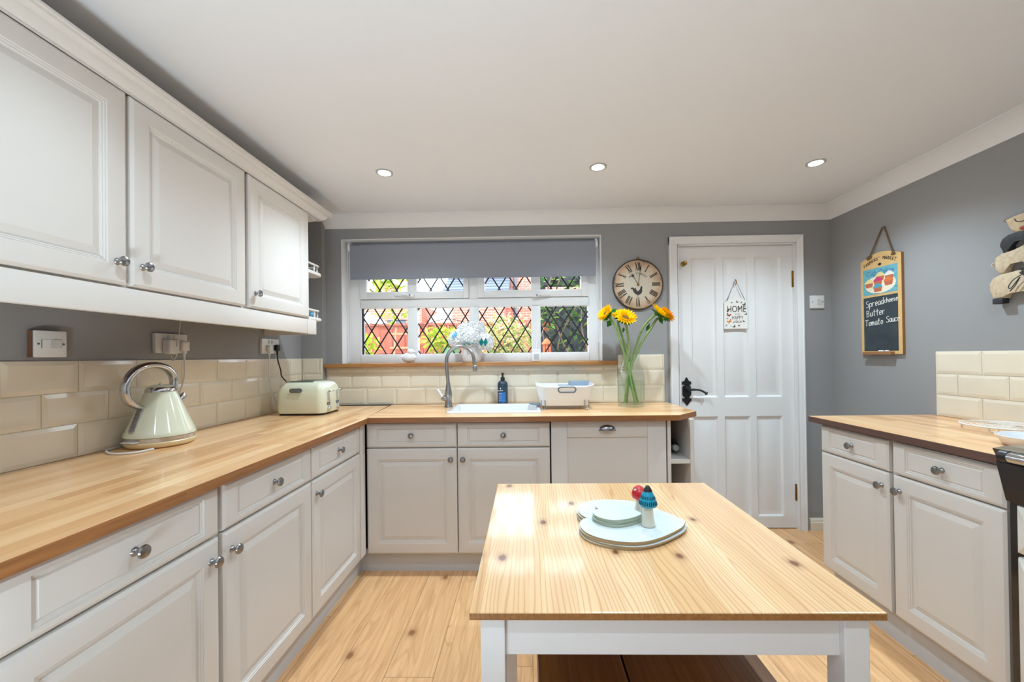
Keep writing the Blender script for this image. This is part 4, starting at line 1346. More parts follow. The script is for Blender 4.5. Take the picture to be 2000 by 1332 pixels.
mb = MB(); mb.lathe([(0, 0), (0.007, 0), (0.007, 0.008), (0.004, 0.01), (0, 0.01)], cc, -Y, 16); mb.build('hand_boss', M['brass'], t)
mb = MB(); mb.tube([cc + V((0.003 + 0.008 * cos(2 * PI * i / 16), 0.006, Rc + 0.01 + 0.009 * sin(2 * PI * i / 16))) for i in range(16)], 0.0028, 8, closed=True); mb.build('hanging_ring', M['brass'], t)

# ------------------------------------------------------------------ HOME sign on the door
YS = YD - 0.009
def sp(x, y): return onY(1400 + x / 12.11, 540 + y / 12.11, YS)
c0 = sp(455, 930)
t = thing('hanging_sign', 'small white HOME plaque hanging on the white door', 'sign', c0)
w_, h_ = (sp(735, 900) - sp(180, 900)).x, (sp(455, 620) - sp(455, 1235)).z
o_ = V((c0.x - w_ / 2, YS, c0.z - h_ / 2))
M['signwhite'] = plain('off_white_painted_board', (228, 226, 220), 0.6)
mb = MB()
k_ = (sp(455, 395) - sp(455, 620)).z
mb.prism([(0, 0), (w_, 0), (w_, h_ * 1.0), (w_ / 2, h_ + k_ * 0.9), (0, h_)], (o_ + V((0, 0.0085, 0)), X, Z, -Y), 0.0085, b2=0.001); mb.build('board', M['signwhite'], t, 0)
fr = (o_, X, Z, -Y)
mb = MB()
F = lambda u, v: (o_ + X * (w_ * u) + Z * (h_ * v), X, Z, -Y)
mb.text('HOME', F(0.52, 0.64), h_ * 0.36, xs=0.72); mb.text('is my', F(0.56, 0.545), h_ * 0.09, shear=0.2); mb.text('HAPPY', F(0.56, 0.36), h_ * 0.2, xs=0.72); mb.text('place', F(0.55, 0.235), h_ * 0.16, shear=0.3)
mb.build('lettering', M['ink'], t, 0)
def fly(mb, u, v, s, ang):
    o2 = o_ + X * (w_ * u) + Z * (h_ * v) - Y * 0.0004
    ca, sa = cos(ang), sin(ang)
    for sg in (1, -1):
        for P in ([(0, 0), (0.6, 0.75), (1, 0.7), (0.9, 0.2), (0.3, 0)], [(0, 0), (0.5, 0), (0.75, -0.3), (0.5, -0.6), (0.15, -0.3)]):
            mb._new([o2 + X * (s * (sg * a * ca - b * sa)) + Z * (s * (sg * a * sa + b * ca)) for a, b in P], [tuple(range(len(P)))])
    mb.box(-s * 0.08, s * 0.08, -s * 0.4, s * 0.4, -0.0003, 0.0003, fr=(o2, V((ca, 0, sa)), V((-sa, 0, ca)), -Y))
for u, v, s, a in ((0.32, 1.0, .05, 0.1), (0.55, 1.03, .07, -0.5), (0.74, 1.0, .05, 0.6), (0.86, 0.93, .1, 0.5), (0.9, 0.78, .06, -0.3), (0.93, 0.56, .07, 0.9), (0.82, 0.28, .065, -0.6), (0.62, 0.12, .06, 0.1), (0.42, 0.09, .085, 0.7), (0.28, 0.1, .03, 0), (0.17, 0.7, .08, 0.8), (0.62, 0.76, .07, -0.4)):
    mb = MB(); fly(mb, u, v, s * h_ * 0.75, a); mb.build('black_butterfly', M['ink'], t, 0)
for nm, colr, u, v, s, a in (('red_butterfly', (150, 44, 62), 0.18, 0.53, 0.115, -0.4), ('orange_butterfly', (214, 120, 30), 0.22, 0.28, 0.125, 0.5), ('blue_butterfly', (130, 150, 176), 0.13, 0.4, 0.055, 0.3), ('blue_butterfly', (130, 150, 176), 0.09, 0.13, 0.06, 1.0)):
    mb = MB(); fly(mb, u, v, s * h_ * 0.8, a); mb.build(nm, plain(nm + '_print', colr, 0.7), t, 0)
M['twine'] = plain('grey_twine', (120, 116, 108), 0.8)
pk = sp(440, 85)
mb = MB(); mb.tube([sp(245, 570), pk, sp(662, 555)], 0.0022, 6); mb.build('cord', M['twine'], t)
mb = MB(); mb.tube(catmull([pk + V((0, 0.004, 0.004)), pk + V((0, -0.008, -0.004)), pk + V((0, -0.01, -0.022)), pk + V((0, 0.004, -0.03))], 3), 0.003, 8)
tag(mb.build('wall_hook', M['brass']), 'little brass hook on the door that carries the HOME plaque', 'hook')

# ------------------------------------------------------------------ switches and sockets
def plate(fr, w, h, d, parent, name='face_plate', mat=None):
    mb = MB(); mb.box(-w / 2, w / 2, -h / 2, h / 2, 0, d, 0.003, fr=fr); return mb.build(name, mat or M['plastic'], parent, 40)
c = onY(1594, 590, YW)
t = thing('wall_switch', 'white wall switch beside the door frame', 'switch', c)
fr = (c, X, Z, -Y)
plate((c, X, Z, -Y), 0.094, 0.088, 0.012, t)
mb = MB(); mb.box(-0.002, 0.024, -0.018, 0.018, 0.012, 0.0165, 0.001, fr=fr); mb.build('rocker', M['plasticdim'], t, 0)
for a in (-0.032, 0.036):
    mb = MB(); mb.lathe([(0, 0), (0.0038, 0), (0.0038, 0.0008), (0, 0.0008)], c + X * a + V((0, -0.012, 0)), -Y, 12); mb.build('screw', M['greyrub'], t)
# fused switch on the left wall
M['brownbox'] = plain('wood_backing_box', (122, 84, 60), 0.6)
fd = 0.024
a, b = onX(67.5, 672, XL + fd), onX(131, 672, XL + fd)
zt1, zb1 = onX(100, 646, XL + fd).z, onX(100, 698, XL + fd).z
c = V((XL, (a.y + b.y) / 2, (zt1 + zb1) / 2))
w1_, h1_ = b.y - a.y, zt1 - zb1
t = thing('fused_switch', 'white fused switch plate on the grey wall nearest the camera', 'switch', c)
mb = MB(); mb.box(-w1_ / 2, w1_ / 2, -h1_ / 2, h1_ / 2, 0.0003, fd - 0.008, fr=(c, Y, Z, X)); mb.build('back_box', M['brownbox'], t, 0)
fr = (c + X * (fd - 0.008), Y, Z, X)
plate(fr, w1_, h1_, 0.008, t)
for nm, a in (('fuse_carrier', -0.013), ('rocker', 0.015)):
    mb = MB(); mb.box(a - 0.0115, a + 0.0115, -0.014, 0.014, 0.008, 0.0125 if nm == 'rocker' else 0.0092, 0.001, fr=fr); mb.build(nm, M['plasticdim'] if nm == 'rocker' else M['plastic'], t, 0)
mb = MB(); mb.box(-0.0265, -0.0245, -0.014, 0.014, 0.008, 0.0086, fr=fr); mb.build('slot_shadow', M['greyrub'], t, 0)  # grey strip paints the shadow gap beside the fuse carrier
for a in (-0.034, 0.034):
    mb = MB(); mb.lathe([(0, 0), (0.0036, 0), (0.0036, 0.0008), (0, 0.0008)], fr[0] + Y * a + X * 0.008, X, 12); mb.build('screw', M['greyrub'], t)

def socket(label, px0, px1, py0, py1):
    a, b = onX(px0, (py0 + py1) / 2, XL + 0.016), onX(px1, (py0 + py1) / 2, XL + 0.016)
    pm = (px0 + px1) / 2
    z1_, z0_ = onX(pm, py0, XL + 0.016).z, onX(pm, py1, XL + 0.016).z
    c = V((XL, (a.y + b.y) / 2, (z0_ + z1_) / 2))
    t = thing('double_socket', label, 'socket', c)
    fr = (c, Y, Z, X)
    w, h = b.y - a.y, z1_ - z0_
    plate(fr, w, h, 0.016, t)
    for q in (-0.016, 0.012):
        mb = MB(); mb.box(q - 0.006, q + 0.006, h * 0.18, h * 0.42, 0.016, 0.02, 0.001, fr=fr); mb.build('rocker', M['plasticdim'], t, 0)
    return fr, w, h
fr1, w1, h1 = socket('white double socket behind the kettle', 304, 366, 652, 690)
fr2, w2, h2 = socket('white double socket above the toaster', 512, 545, 662, 691)
o, u, v, n = fr1
# usb charger cube and kettle plug
M['plugwhite'] = plain('white_plug_plastic', (222, 221, 219), 0.4)
cq = o + u * (-w1 * 0.14) + v * (-0.012)
t = thing('charger_plug', 'chunky white charger block in the socket behind the kettle', 'plug', cq)
mb = MB(); mb.box(-0.03, 0.02, -0.034, 0.03, 0.0165, 0.052, 0.008, 3, fr=(cq, u, v, n)); mb.build('charger_body', M['plugwhite'], t)
mb = MB(); mb.box(0.002, 0.004, -0.002, 0.022, 0.052, 0.0525, fr=(cq, u, v, n)); mb.build('slot', M['greyrub'], t, 0)
def plug(label, cq, mat, fr, drop, path, wire=0.003, wl='', sz=1.0):
    o, u, v, n = fr
    t = thing('plug', label, 'plug', cq)
    mb = MB(); mb.box(-0.019 * sz, 0.019 * sz, -0.024 * sz, 0.02 * sz, 0.0165, 0.04, 0.006, 3, fr=(cq, u, v, n)); mb.build('plug_body', mat, t)
    st = cq + n * 0.028 + v * (-0.024 * sz)
    mb = MB(); mb.tube([st, st - v * 0.026], [0.0075, 0.0045], 10); mb.build('strain_relief', mat, t)
    mb = MB(); mb.tube(catmull([st - v * 0.024] + path, 8), wire, 8); mb.build('cable', mat, t)
    return t
kq = o + u * (w1 * 0.30) + v * (-0.008)
KC = onZ(314.5, 867.5, ZT)
plug('white kettle plug in the right half of the socket behind the kettle', kq, M['plugwhite'], fr1, 0, [V((XL + 0.03, kq.y - 0.002, 1.13)), V((XL + 0.016, kq.y - 0.02, 1.03)), V((XL + 0.014, kq.y - 0.03, 0.94)), V((XL + 0.018, kq.y - 0.06, ZT + 0.004)),
     V((XL + 0.02, 1.44, ZT + 0.004)), onZ(208, 882, ZT + 0.004), onZ(222, 886.5, ZT + 0.004), onZ(262, 884, ZT + 0.004), onZ(300, 876.5, ZT + 0.004)], 0.0035)
# thin lighting cable dropping from the wall unit to the charger
mb = MB(); mb.tube(catmull([V((XL + 0.045, cq.y + 0.038, 1.407)), onX(351, 640, XL + 0.058), onX(349, 670, XL + 0.062), onX(346, 692, XL + 0.06), onX(338, 704, XL + 0.05), cq + n * 0.03 - v * 0.04], 6), 0.0016, 6)
tag(mb.build('cable', M['plugwhite']), 'thin white cable hanging from the wall cabinets to the charger', 'cable')
o, u, v, n = fr2
plug('white plug in the left half of the socket above the toaster', o + u * (-w2 * 0.2) + v * (-0.012), M['plugwhite'], fr2, 0, [onX(525, 720, XL + 0.03), onX(529, 760, XL + 0.025), onX(540, 785, XL + 0.03), V((XL + 0.04, 2.45, ZT + 0.004))], 0.0032, sz=0.85)
plug('black toaster plug in the right half of the socket above the toaster', o + u * (w2 * 0.27) + v * (-0.006), M['blackplastic'], fr2, 0, [onX(543, 705, XL + 0.06), onX(548, 722, XL + 0.06), onX(554, 740, XL + 0.07), V((-1.42, 2.50, ZT + 0.1))], 0.0036, sz=0.85)
# ------------------------------------------------------------------ kettle
M['cream'] = plain('cream_enamel', (222, 224, 200), 0.12, coat=0.6, var=0.01)
M['creambase'] = plain('cream_plastic', (226, 208, 168), 0.35)
c = KC
t = thing('kettle', 'cream pyramid kettle with a chrome ring handle on the left worktop', 'kettle', c)
fdir = V((-c.x, -c.y, 0)).normalized(); udir = Z.cross(fdir).normalized()
if udir.x < 0: udir = -udir
hdir = (fdir * cos(rad(52)) - udir * sin(rad(52))).normalized()
wdir = Z.cross(hdir)
mb = MB(); mb.lathe([(0, 0), (0.088, 0), (0.098, 0.003), (0.106, 0.012), (0.1075, 0.02), (0.104, 0.024), (0, 0.024)], c, Z, 48); mb.build('power_base', M['creambase'], t)
mb = MB(); mb.lathe([(0.1035, 0.0242), (0.105, 0.0245), (0.105, 0.0385), (0.1035, 0.0388)], c, Z, 48); mb.build('chrome_band', M['chrome'], t)
mb = MB(); mb.lathe([(0.104, 0.039), (0.108, 0.041), (0.1085, 0.046), (0.1055, 0.054), (0.090, 0.094), (0.074, 0.136), (0.059, 0.176), (0.047, 0.205), (0.045, 0.2055)], c, Z, 48); mb.build('kettle_body', M['cream'], t)
mb = MB(); mb.lathe([(0.048, 0.204), (0.0485, 0.208), (0.045, 0.217), (0.041, 0.222), (0.039, 0.222)], c, Z, 48); mb.build('chrome_collar', M['chrome'], t)
mb = MB(); mb.lathe([(0.0395, 0.2215), (0.034, 0.2275), (0.02, 0.232), (0.0045, 0.233), (0.0045, 0.237), (0, 0.238)], c, Z, 40); mb.build('lid', M['cream'], t)
hp = [(0.066, 0.150), (0.090, 0.160), (0.113, 0.182), (0.122, 0.215), (0.115, 0.252), (0.092, 0.284), (0.056, 0.303), (0.014, 0.306), (-0.022, 0.293), (-0.044, 0.268), (-0.05, 0.240), (-0.046, 0.212)]
path = catmull([c + hdir * a + Z * b for a, b in hp], 6)
mb = MB(); mb.tube(path, [0.009 + 0.004 * min(1, i / 10) for i in range(len(path))], 14, flat=1.35, ref=wdir.cross(Z)); mb.build('ring_handle', M['chrome'], t)
# water gauge lying on the sloping side
M['gauge'] = plain('grey_gauge_window', (120, 124, 128), 0.2, coat=0.5)
sl0, sl1 = (0.103, 0.060), (0.068, 0.155)
p0 = c + hdir * (sl0[0] + 0.0) + Z * sl0[1]; p1 = c + hdir * sl1[0] + Z * sl1[1]
ax = (p1 - p0).normalized(); nn = ax.cross(wdir); nn = nn if nn.dot(hdir) > 0 else -nn
L_ = (p1 - p0).length
mb = MB(); mb.prism([(-0.0145, 0.008), (-0.010, 0.001), (0, -0.003), (0.010, 0.001), (0.0145, 0.008), (0.0135, L_), (-0.0135, L_)], (p0 - nn * 0.006, wdir, ax, nn), 0.0085, b2=0.0015); gg = mb.build('gauge_frame', M['chrome'], t, 30)
mb = MB(); mb.prism([(-0.0105, 0.01), (0, 0.003), (0.0105, 0.01), (0.0095, L_ - 0.004), (-0.0095, L_ - 0.004)], (p0 - nn * 0.003, wdir, ax, nn), 0.0062); mb.build('gauge_window', M['gauge'], gg, 0)
mb = MB()
for k in range(6):
    mb.box(-0.005, 0.003 if k % 2 else 0.005, 0.02 + k * 0.012, 0.0215 + k * 0.012, 0.0034, 0.0038, fr=(p0, wdir, ax, nn))
mb.build('level_marks', M['ink'], gg, 0)
sd = -hdir
mb = MB()
s0 = c + sd * 0.054 + Z * 0.165
mb.prism([(-0.017, 0), (0.017, 0), (0.012, 0.03), (0.004, 0.044), (-0.004, 0.044), (-0.012, 0.03)], (s0, wdir, (sd * 0.8 + Z * 0.72).normalized(), (sd * 0.6 - Z * 0.75).normalized()), 0.02, b=0.002); mb.build('spout', M['chrome'], t, 30)
mb = MB(); mb.box(-0.012, 0.012, -0.03, 0.03, 0.0, 0.003, 0.001, fr=(c + hdir * 0.105 + Z * 0.026 - udir * 0.0, hdir, wdir, Z)); mb.build('switch_paddle', M['plastic'], t, 30)

# ------------------------------------------------------------------ toaster
M['toastchrome'] = plain('polished_toaster_panel', (214, 218, 222), 0.14, metal=0.9)
x0, x1, y0, y1 = -1.440, -1.158, 2.245, 2.478
tc = V(((x0 + x1) / 2, (y0 + y1) / 2, ZT))
t = thing('toaster', 'cream four-slice toaster with chrome levers in the corner of the worktop', 'toaster', tc)
mb = MB(); loft(mb, [rr(x0 + 0.012, x1 - 0.012, y0 + 0.012, y1 - 0.012, 0.025, ZT + 0.0004), rr(x0 + 0.008, x1 - 0.006, y0 + 0.008, y1 - 0.008, 0.028, ZT + 0.018)]); mb.build('base', M['blackplastic'], t)
H = 0.192
mb = MB()
rings = []
for f, ins in ((0.012, 0.004), (0.03, 0.0), (H * 0.55, 0.001), (H * 0.75, 0.004), (H * 0.88, 0.012), (H * 0.96, 0.026), (H, 0.05)):
    rings.append(rr(x0 + ins, x1 - ins, y0 + ins, y1 - ins, max(0.03, 0.04 - ins * 0.2), ZT + f, 6))
xm = (x0 + x1) / 2
for p in rings[0]:
    q = abs(p.x - xm) / ((x1 - x0) / 2)
    p.z += 0.012 * max(0, 1 - q * 1.5)
loft(mb, rings, cap0=False); mb.build('toaster_shell', M['cream'], t, 60)
M['slot'] = plain('dark_toast_slot', (30, 28, 28), 0.6)
for yy in (y0 + 0.062, y1 - 0.062):
    mb = MB(); mb.box(x0 + 0.045, x1 - 0.075, yy - 0.026, yy + 0.026, ZT + H + 0.0002, ZT + H + 0.0025, 0.001); sl = mb.build('slot_surround', M['toastchrome'], t, 30)
    for s_ in (-0.013, 0.013):
        mb = MB(); mb.box(x0 + 0.055, x1 - 0.085, yy + s_ - 0.008, yy + s_ + 0.008, ZT + H + 0.0026, ZT + H + 0.003); mb.build('bread_slot', M['slot'], sl, 0)
# badge
bc_ = V((onY(578, 763, y0).x, y0 - 0.0006, onY(578, 763, y0).z))
mb = MB(); mb.prism(pill(0.036, 0.0115), (bc_, X, Z, -Y), 0.003, b2=0.001); bd = mb.build('badge', M['greyrub'], t, 30)
mb = MB(); mb.text("De'Longhi", (bc_ + V((0, -0.0032, -0.004)), X, Z, -Y), 0.0125, xs=1.0); mb.build('badge_lettering', M['chrome'], bd, 0)
mb = MB(); mb.tube([bc_ + V((a, -0.003, b)) for a, b in pill(0.036, 0.0115)], 0.0011, 6, closed=True); mb.build('badge_rim', M['chrome'], bd)
# control end
fr = (V((x1 + 0.0002, 0, 0)), Y, Z, X)
for yy in (y0 + 0.062, y1 - 0.062):
    mb = MB(); mb.box(yy - 0.009, yy + 0.009, ZT + 0.07, ZT + 0.135, -0.002, 0.0035, 0.0015, fr=fr); mb.build('lever_track', M['toastchrome'], t, 30)
    mb = MB(); mb.tube([V((x1 + 0.003, yy, ZT + 0.136)), V((x1 + 0.018, yy, ZT + 0.137))], 0.004, 8); mb.tube([V((x1 + 0.019, yy - 0.022, ZT + 0.137)), V((x1 + 0.021, yy, ZT + 0.1375)), V((x1 + 0.019, yy + 0.022, ZT + 0.137))], 0.0055, 10); mb.build('lever', M['chrome'], t)
    mb = MB()
    P = [(yy + 0.026 * cos(a), ZT + 0.048 + 0.026 * sin(a)) for a in [rad(40 + 10 * i) for i in range(11)]] + [(yy + 0.012 * cos(a), ZT + 0.044 + 0.012 * sin(a)) for a in [rad(140 - 10 * i) for i in range(11)]]
    mb.prism(P, (fr[0] - X * 0.001, Y, Z, X), 0.003); mb.build('dial_scale', M['greyrub'], t, 0)
    mb = MB(); mb.lathe([(0.013, 0), (0.0125, 0.01), (0.0105, 0.013), (0, 0.0135)], V((x1, yy, ZT + 0.034)), X, 24); mb.box(yy - 0.0015, yy + 0.0015, ZT + 0.036, ZT + 0.047, 0.0132, 0.0145, fr=fr); mb.build('browning_dial', M['toastchrome'], t)
    for k in range(3):
        mb = MB(); mb.lathe([(0.0032, 0), (0.003, 0.0025), (0, 0.003)], V((x1, yy + 0.026, ZT + 0.026 + k * 0.012)), X, 10); mb.build('button', M['greyplas'], t)

# ------------------------------------------------------------------ things on the pine table
def heart_px(L): return [(1110 + a / 8, 930 + b / 8) for a, b in L]
HB = [(288, 650), (215, 610), (168, 560), (158, 500), (195, 440), (280, 398), (420, 372), (600, 364), (800, 368), (1000, 388), (1180, 430), (1400, 515), (1620, 600), (1832, 702), (1790, 780), (1680, 850), (1500, 935), (1290, 1000), (1060, 1030), (840, 1022), (620, 992), (420, 940), (270, 870), (196, 790), (186, 720), (220, 675)]
HS = [(482, 512), (440, 490), (420, 455), (450, 425), (530, 412), (640, 412), (760, 424), (880, 455), (1000, 505), (1150, 578), (1110, 610), (1010, 645), (880, 672), (740, 686), (600, 672), (480, 638), (405, 598), (382, 560), (410, 530)]
M['mat'] = plain('pale_grey_placemat_face', (206, 216, 218), 0.35, coat=0.2, var=0.03)
M['matedge'] = plain('cork_placemat_edge', (176, 150, 112), 0.7)
M['coaster'] = plain('pale_sage_coaster_face', (206, 222, 216), 0.3, coat=0.25, var=0.04)
M['coasteredge'] = plain('grey_green_coaster_edge', (164, 170, 148), 0.6)
def heart_outline(L, zz):
    P = [onZ(x, y, zz) for x, y in heart_px(L)]
    return P
def smooth_poly(P, sharp):
    out = []
    N = len(P)
    segs = []
    s = sorted(sharp)
    for a, b in zip(s, s[1:] + [s[0] + N]):
        seg = [P[i % N] for i in range(a, b + 1)]
        c_ = catmull(seg, 5)
        out += c_[:-1]
    return out
def stack(name, L, sharp, ztop, n, th, faces, labels, group, cat, jit):
    P = smooth_poly(heart_outline(L, ztop), sharp)
    cen = sum(P, V((0, 0, 0))) / len(P)
    for i in range(n):
        z0 = ztop - (n - i) * th
        k = n - 1 - i
        ang = rad(jit[i][2]); off = V((jit[i][0], jit[i][1], 0))
        poly = []
        for p in P:
            d = p - cen
            q = cen + off + V((d.x * cos(ang) - d.y * sin(ang), d.x * sin(ang) + d.y * cos(ang), 0))
            poly.append((q.x, q.y))
        mb = MB()
        mb.prism(poly, (V((0, 0, z0 + 0.0001)), X, Y, Z), th - 0.0003, b=0.0011)
        mb.top(0, 1, 2, 0.3)
        ob = tag(mb.build(name, faces, smooth=30), labels[i], cat, group)
        if i == n - 1:
            mb = MB(); mb.tube([cen + off + (V((p.x, p.y, z0 + th - 0.0002)) - V((cen.x, cen.y, z0 + th - 0.0002))) * 0.965 + V((0, 0, z0 + th - 0.0001 - cen.z)) for p in P], 0.0011, 6, closed=True)
            mb.build('raised_border', M['whiteborder'], ob)
M['whiteborder'] = plain('white_border', (226, 232, 234), 0.4)
stack('placemat', HB, [0, 13], 0.7402, 4, 0.005, [M['mat'], M['matedge']],
      ['bottom heart placemat of the stack lying on the pine table', 'second heart placemat up from the pine table', 'third heart placemat up, just under the top one', 'top pale grey heart placemat carrying the coasters and shaker'], 'heart placemats on the table', 'placemat',
      [(-0.004, -0.003, 0.8), (0.002, -0.004, -1.0), (-0.003, 0.001, 0.5), (0, 0, 0)])
stack('coaster', HS, [0, 9], 0.7602, 4, 0.005, [M['coaster'], M['coasteredge']],
      ['bottom heart coaster of the little stack on the placemats', 'second heart coaster up in the little stack', 'third heart coaster up, just under the top one', 'top pale heart coaster of the little stack'], 'heart coasters on the placemats', 'coaster',
      [(0.001, -0.002, 1.5), (-0.002, 0.001, -1.5), (0.002, 0.0, 1.0), (0, 0, 0)])
M['shaker'] = plain('cream_glazed_pottery', (224, 220, 204), 0.2, coat=0.4)
M['blueglaze'] = plain('turquoise_glaze', (18, 140, 170), 0.15, coat=0.5)
M['redglaze'] = plain('red_glaze', (196, 22, 34), 0.12, coat=0.6)
c = onZ(1266, 1026, 0.7404)
mp = c.y / FPX
t = thing('toadstool_shaker', 'toadstool shaker with a blue striped pointed cap on the placemats', 'shaker', c)
mb = MB(); mb.lathe([(0, 0.0003), (0.0175, 0.0003), (0.0182, 0.003), (0.0165, 0.018), (0.0138, 0.034), (0.0122, 0.05), (0.012, 0.056), (0, 0.056)], c, Z, 28); mb.build('stem', M['shaker'], t)
mb = MB(); capp = [(0.012, 0.0545), (0.022, 0.053), (0.0245, 0.056), (0.0245, 0.06), (0.022, 0.068), (0.0175, 0.08), (0.0125, 0.091), (0.009, 0.098)]
mb.lathe(capp, c, Z, 36); cp = mb.build('cap', M['blueglaze'], t)
mb = MB(); mb.lathe([(0.0125, 0.0908), (0.0093, 0.0985), (0.005, 0.1055), (0.002, 0.108), (0, 0.1085)], c, Z, 28); mb.build('black_tip', M['black'], cp)
mb = MB()
for k in range(26):
    a = 2 * PI * k / 26
    for ra, za, rb, zb_, w in ((0.0243, 0.0595, 0.0215, 0.0692, 0.0016), (0.0196, 0.0745, 0.0168, 0.0818, 0.0011)):
        d = V((cos(a), sin(a), 0)); s_ = V((-sin(a), cos(a), 0))
        A, B = c + d * (ra + 0.0006) + Z * za, c + d * (rb + 0.0006) + Z * zb_
        mb.quad([A - s_ * w, A + s_ * w, B + s_ * w * 0.7, B - s_ * w * 0.7])
mb.build('painted_stripes', M['black'], cp, 0)
c = onZ(1250, 999, 0.7404)
t = thing('toadstool_shaker', 'toadstool shaker with a red white-spotted cap behind the blue one', 'shaker', c)
mb = MB(); mb.lathe([(0, 0.0003), (0.015, 0.0003), (0.0155, 0.003), (0.0125, 0.02), (0.0108, 0.04), (0, 0.042)], c, Z, 24); mb.build('stem', M['shaker'], t)
tl = V((-0.1, 0, 1)).normalized()
cc_ = c + Z * 0.038
mb = MB(); mb.lathe([(0.0, 0.002), (0.018, 0.0), (0.0225, 0.004), (0.0225, 0.012), (0.02, 0.022), (0.014, 0.032), (0.007, 0.0375), (0, 0.039)], cc_, tl, 32); cp = mb.build('cap', M['redglaze'], t)
mb = MB()
q_ = tl.to_track_quat('Z', 'Y')
for k, (a, h_, r_) in enumerate([(i * 1.05, (0.008, 0.022, 0.031)[i % 3], (0.0225, 0.0202, 0.0145)[i % 3]) for i in range(13)]):
    d = q_ @ V((cos(a), sin(a), 0))
    p = cc_ + tl * h_ + d * r_
    mb.ball(p, (0.0042, 0.0042, 0.0009), 10, 6, ax=d + tl * (0.0, 0.5, 1.0)[k % 3])
mb.build('white_spots', M['shaker'], cp)

# ------------------------------------------------------------------ right-hand worktop
M['whitewire'] = plain('white_coated_wire', (226, 224, 218), 0.4)
cq = V((1.935, 1.655, ZT))
t = thing('wire_trivet', 'white wire trivet lying by the tiles on the right worktop', 'trivet', cq)
zt2 = ZT + 0.02
mb = MB()
for r_ in (0.125, 0.1, 0.075, 0.05, 0.025):
    mb.tube([cq + V((r_ * cos(2 * PI * i / 40), r_ * sin(2 * PI * i / 40), 0.02)) for i in range(40)], 0.0028 if r_ > 0.12 else 0.0018, 8, closed=True)
for k in range(3):
    a = PI * k / 3
    d = V((cos(a), sin(a), 0)); mb.tube([cq - d * 0.125 + Z * 0.0175, cq + d * 0.125 + Z * 0.0175], 0.0018, 6)
mb.build('wire_rings', M['whitewire'], t)
for a in (2.2, 3.6, 5.2, 0.6):
    d = V((cos(a), sin(a), 0)); s_ = V((-sin(a), cos(a), 0))
    mb = MB(); p = cq + d * 0.118
    mb.tube(catmull([p - s_ * 0.014 + Z * 0.019, p - s_ * 0.01 + Z * 0.006, p + Z * 0.0032, p + s_ * 0.01 + Z * 0.006, p + s_ * 0.014 + Z * 0.019], 4), 0.0026, 8); mb.build('foot', M['whitewire'], t)
cq = V((1.712, 1.36, ZT))
t = thing('white_bowl', 'shallow white bowl on the right worktop beside the cooker', 'bowl', cq)
mb = MB(); mb.lathe([(0, 0.0003), (0.082, 0.0003), (0.088, 0.004), (0.101, 0.028), (0.104, 0.031), (0.105, 0.034), (0.102, 0.035), (0.097, 0.03), (0.084, 0.008), (0, 0.006)], cq, Z, 48); mb.build('bowl_body', M['ceramic'], t)

# ------------------------------------------------------------------ range cooker
M['enamel'] = plain('cream_white_enamel', (220, 217, 211), 0.15, coat=0.5, var=0.01)
M['hob'] = plain('black_cooker_enamel', (14, 15, 20), 0.16, coat=0.5)
t = thing('range_cooker', 'black and cream range cooker with a chrome rail at the right edge', 'cooker', (1.76, 0.8, 0))
ky0, ky1, kx = 0.35, 1.245, 1.435
mb = MB(); mb.box(kx + 0.03, XR - 0.012, ky0, ky1, 0.0, 0.868); mb.build('cooker_body', M['hob'], t, 0)
mb = MB(); mb.prism([(kx - 0.022, 0.905), (kx + 0.02, 0.912), (XR - 0.02, 0.905), (XR - 0.02, 0.87), (kx + 0.012, 0.8685), (kx - 0.005, 0.868)], (V((0, ky0, 0)), X, Z, Y), ky1 - ky0, b=0.004); mb.build('hob', M['hob'], t, 30)
mb = MB(); mb.prism([(kx - 0.02, 0.866), (kx + 0.03, 0.866), (kx + 0.03, 0.748), (kx + 0.008, 0.748)], (V((0, ky0, 0)), X, Z, Y), ky1 - ky0 - 0.008, b=0.002); mb.build('control_panel', M['hob'], t, 30)
mb = MB(); mb.tube([V((kx - 0.026, ky0, 0.885)), V((kx - 0.026, ky1 - 0.05, 0.888))], 0.016, 16); mb.build('hand_rail', M['chrome'], t)
mb = MB(); mb.tube([V((kx - 0.026, ky1 - 0.051, 0.888)), V((kx - 0.026, ky1 - 0.03, 0.888))], 0.0175, 16); mb.tube([V((kx - 0.026, ky1 - 0.04, 0.888)), V((kx + 0.015, ky1 - 0.04, 0.882))], 0.011, 10); mb.build('rail_bracket', M['blackplastic'], t)
for z0_, z1_ in ((0.60, 0.742), (0.12, 0.588)):
    for ya_, yb_ in ((0.80, ky1 - 0.03), (0.38, 0.79)):
        mb = MB(); mb.panel((V((kx + 0.03, yb_, z0_)), -Y, Z, -X), yb_ - ya_, z1_ - z0_, [(0, 0), (0, 0.012), (0.003, 0.018), (0.03, 0.034), (0.034, 0.036)]); mb.build('door', M['enamel'], t, 20)

# ------------------------------------------------------------------ chalkboard sign
XS = XR - 0.016
def cb(x, y): return onX(1660 + x / 4.757, 430 + y / 4.757, XS)
pa, pb = cb(97, 395), cb(474, 288)
y_l, y_r = pa.y, pb.y
zb_ = (cb(125, 1245).z + cb(500, 1245).z) / 2
zs_l = (pa.z + pb.z) / 2 - 0.004
wcb = y_l - y_r
zap = zs_l + 0.035
t = thing('chalkboard', 'wooden cupcake shopping-list chalkboard hanging by a rope on the right wall', 'chalkboard', V((XR, (y_l + y_r) / 2, zb_)))
o_ = V((XS, y_l, zb_))
fr = (o_, -Y, Z, -X)
hcb = zs_l - zb_
M['beech'] = plain('light_beech_board', (214, 176, 118), 0.5, var=0.06, scale=30)
M['beechside'] = plain('mid_brown_board_edge', (150, 106, 62), 0.5)
arcp = [(wcb * (1 - i / 14), hcb + 0.035 * sin(PI * (1 - i / 14))) for i in range(15)]
